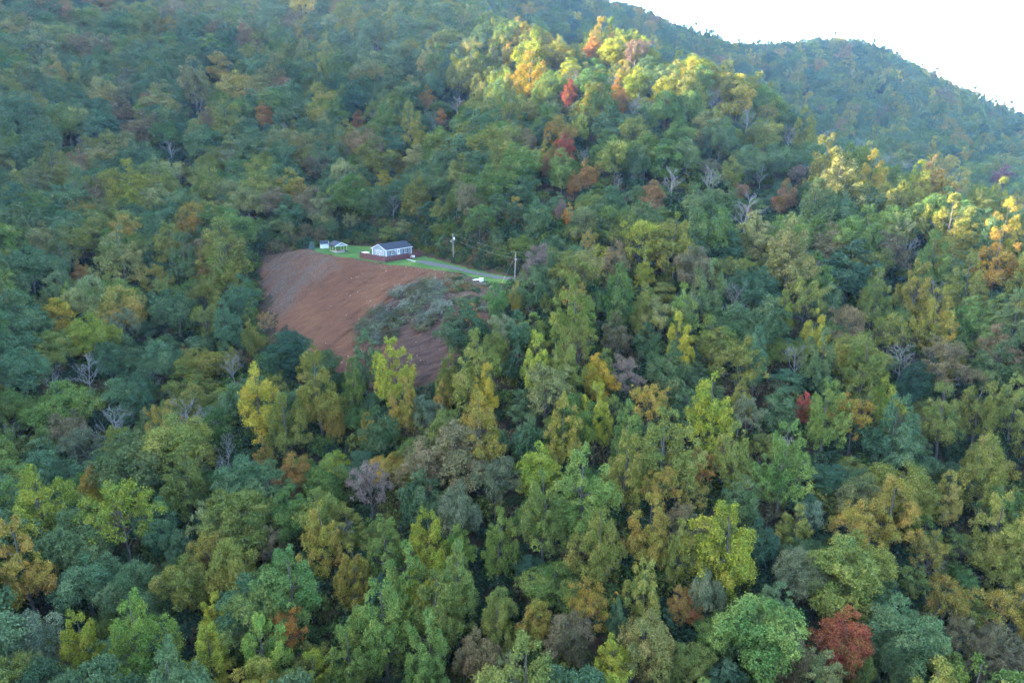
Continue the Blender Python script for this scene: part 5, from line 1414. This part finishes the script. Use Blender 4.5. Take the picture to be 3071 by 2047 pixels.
tufts('dry_grass', by_mask(MOUND, 3400, brng, lambda q: smooth(0.25, 0.7, fbm(q[:, 0] / 4.0, q[:, 1] / 4.0, 65, 3) + 0.1)), 0.42, M['straw'], brng, 'dry grass grown over the left side of the dirt slope')
wq = np.concatenate([pts_in(DIRT, 3800, brng)])
lip = poly_sd(wq[:, 0], wq[:, 1], LAWN); wq = wq[(lip > -1.5) & (lip < 2.6) | (brng.random(len(wq)) < 0.10)]
tufts('weeds', np.concatenate([wq, pts_in(BANK, 700, brng)]), 0.32, M['weed'], brng, 'green weeds along the lip of the dirt slope')

def rocks(name, xy, r, mat, rng, label):
    ico = np.array([(0,0,1),(.89,0,.45),(.28,.85,.45),(-.72,.53,.45),(-.72,-.53,.45),(.28,-.85,.45),(.72,.53,-.45),(-.28,.85,-.45),(-.89,0,-.45),(-.28,-.85,-.45),(.72,-.53,-.45),(0,0,-1)])
    fi = np.array([(0,1,2),(0,2,3),(0,3,4),(0,4,5),(0,5,1),(1,6,2),(2,7,3),(3,8,4),(4,9,5),(5,10,1),(6,7,2),(7,8,3),(8,9,4),(9,10,5),(10,6,1),(11,7,6),(11,8,7),(11,9,8),(11,10,9),(11,6,10)])
    n = len(xy); z = patch_height(xy[:, 0], xy[:, 1])
    j = ico[None] * (1 + (rng.random((n, 12, 1)) - 0.5) * 0.6) * (r[:, None, None]) * np.stack([0.8 + 0.6 * rng.random(n), 0.8 + 0.6 * rng.random(n), 0.5 + 0.3 * rng.random(n)], 1)[:, None]
    v = (j + np.stack([xy[:, 0], xy[:, 1], z + r * 0.15], 1)[:, None]).reshape(-1, 3)
    f = (fi[None] + (np.arange(n) * 12)[:, None, None]).reshape(-1, 3)
    return tag(link(name, mesh_np(name, v, f, 3, [mat])), label, 'stones', kind='stuff')
sq = pts_in(DIRT, 1500, brng, 1.0); sq = sq[(poly_sd(sq[:, 0], sq[:, 1], LAWN) > 0.8) & (brng.random(len(sq)) < smooth(0.32, 0.62, fbm(sq[:, 0] / 7.0, sq[:, 1] / 7.0, 90, 3)))]
rocks('field_stones', sq, 0.06 + 0.15 * brng.random(len(sq)) ** 3, M['stone'], brng, 'pale stones strewn over the raked dirt slope')
sq = pts_in(DIRT, 2600, brng, 1.0); sq = sq[poly_sd(sq[:, 0], sq[:, 1], LAWN) > 0.8]
rocks('dirt_clods', sq, 0.10 + 0.22 * brng.random(len(sq)) ** 2, M['clod'], brng, 'brown clods of earth on the raked dirt slope')
sv = []; sf = []; off = 0
for x, y in np.concatenate([pts_in(CHURN, 170, brng), pts_in(BRUSH, 90, brng), pts_in(DIRT, 70, brng)]):
    a = math.atan2(-0.70, -0.71) + brng.normal() * 0.5; L = 0.6 + 2.2 * brng.random(); z = float(patch_height(x, y))
    x2, y2 = x + math.cos(a) * L, y + math.sin(a) * L; z2 = float(patch_height(x2, y2))
    v, f = tube([(x, y, z + 0.06), ((x + x2) / 2, (y + y2) / 2, max((z + z2) / 2, float(patch_height((x + x2) / 2, (y + y2) / 2))) + 0.1), (x2, y2, z2 + 0.06)], (0.05, 0.04, 0.02), 4)
    sv.append(v); sf.append(f + off); off += len(v)
tag(link('stick_litter', mesh_np('stick_litter', np.concatenate(sv), np.concatenate(sf), 4, [M['cutwood']])), 'broken grey sticks strewn below the brush pile', 'sticks', kind='stuff')
print('clearing dressed', round(time.time() - T_START, 1))

# =====================================================================
# the hazy air of the valley
# =====================================================================
hz0, hz1 = GROUND_MIN - 1.0 - 1.6, max(GROUND_MAX + 32.0, CAM_Z + 5)
hb = MB().box(-3700, 3700, -3500, 3600, hz0, hz1)
hm, hnt, hout = new_mat('valley_haze')
pv = hnt.nodes.new('ShaderNodeVolumePrincipled')
pv.inputs['Color'].default_value = (*HAZE_COLOR, 1); pv.inputs['Density'].default_value = HAZE_DENSITY; pv.inputs['Anisotropy'].default_value = 0.7
hnt.links.new(pv.outputs[0], hout.inputs['Volume'])
haze = hb.build('haze', hm)
tag(haze, 'pale blue haze filling the valley air', 'haze', kind='stuff')
print('script done', round(time.time() - T_START, 1))
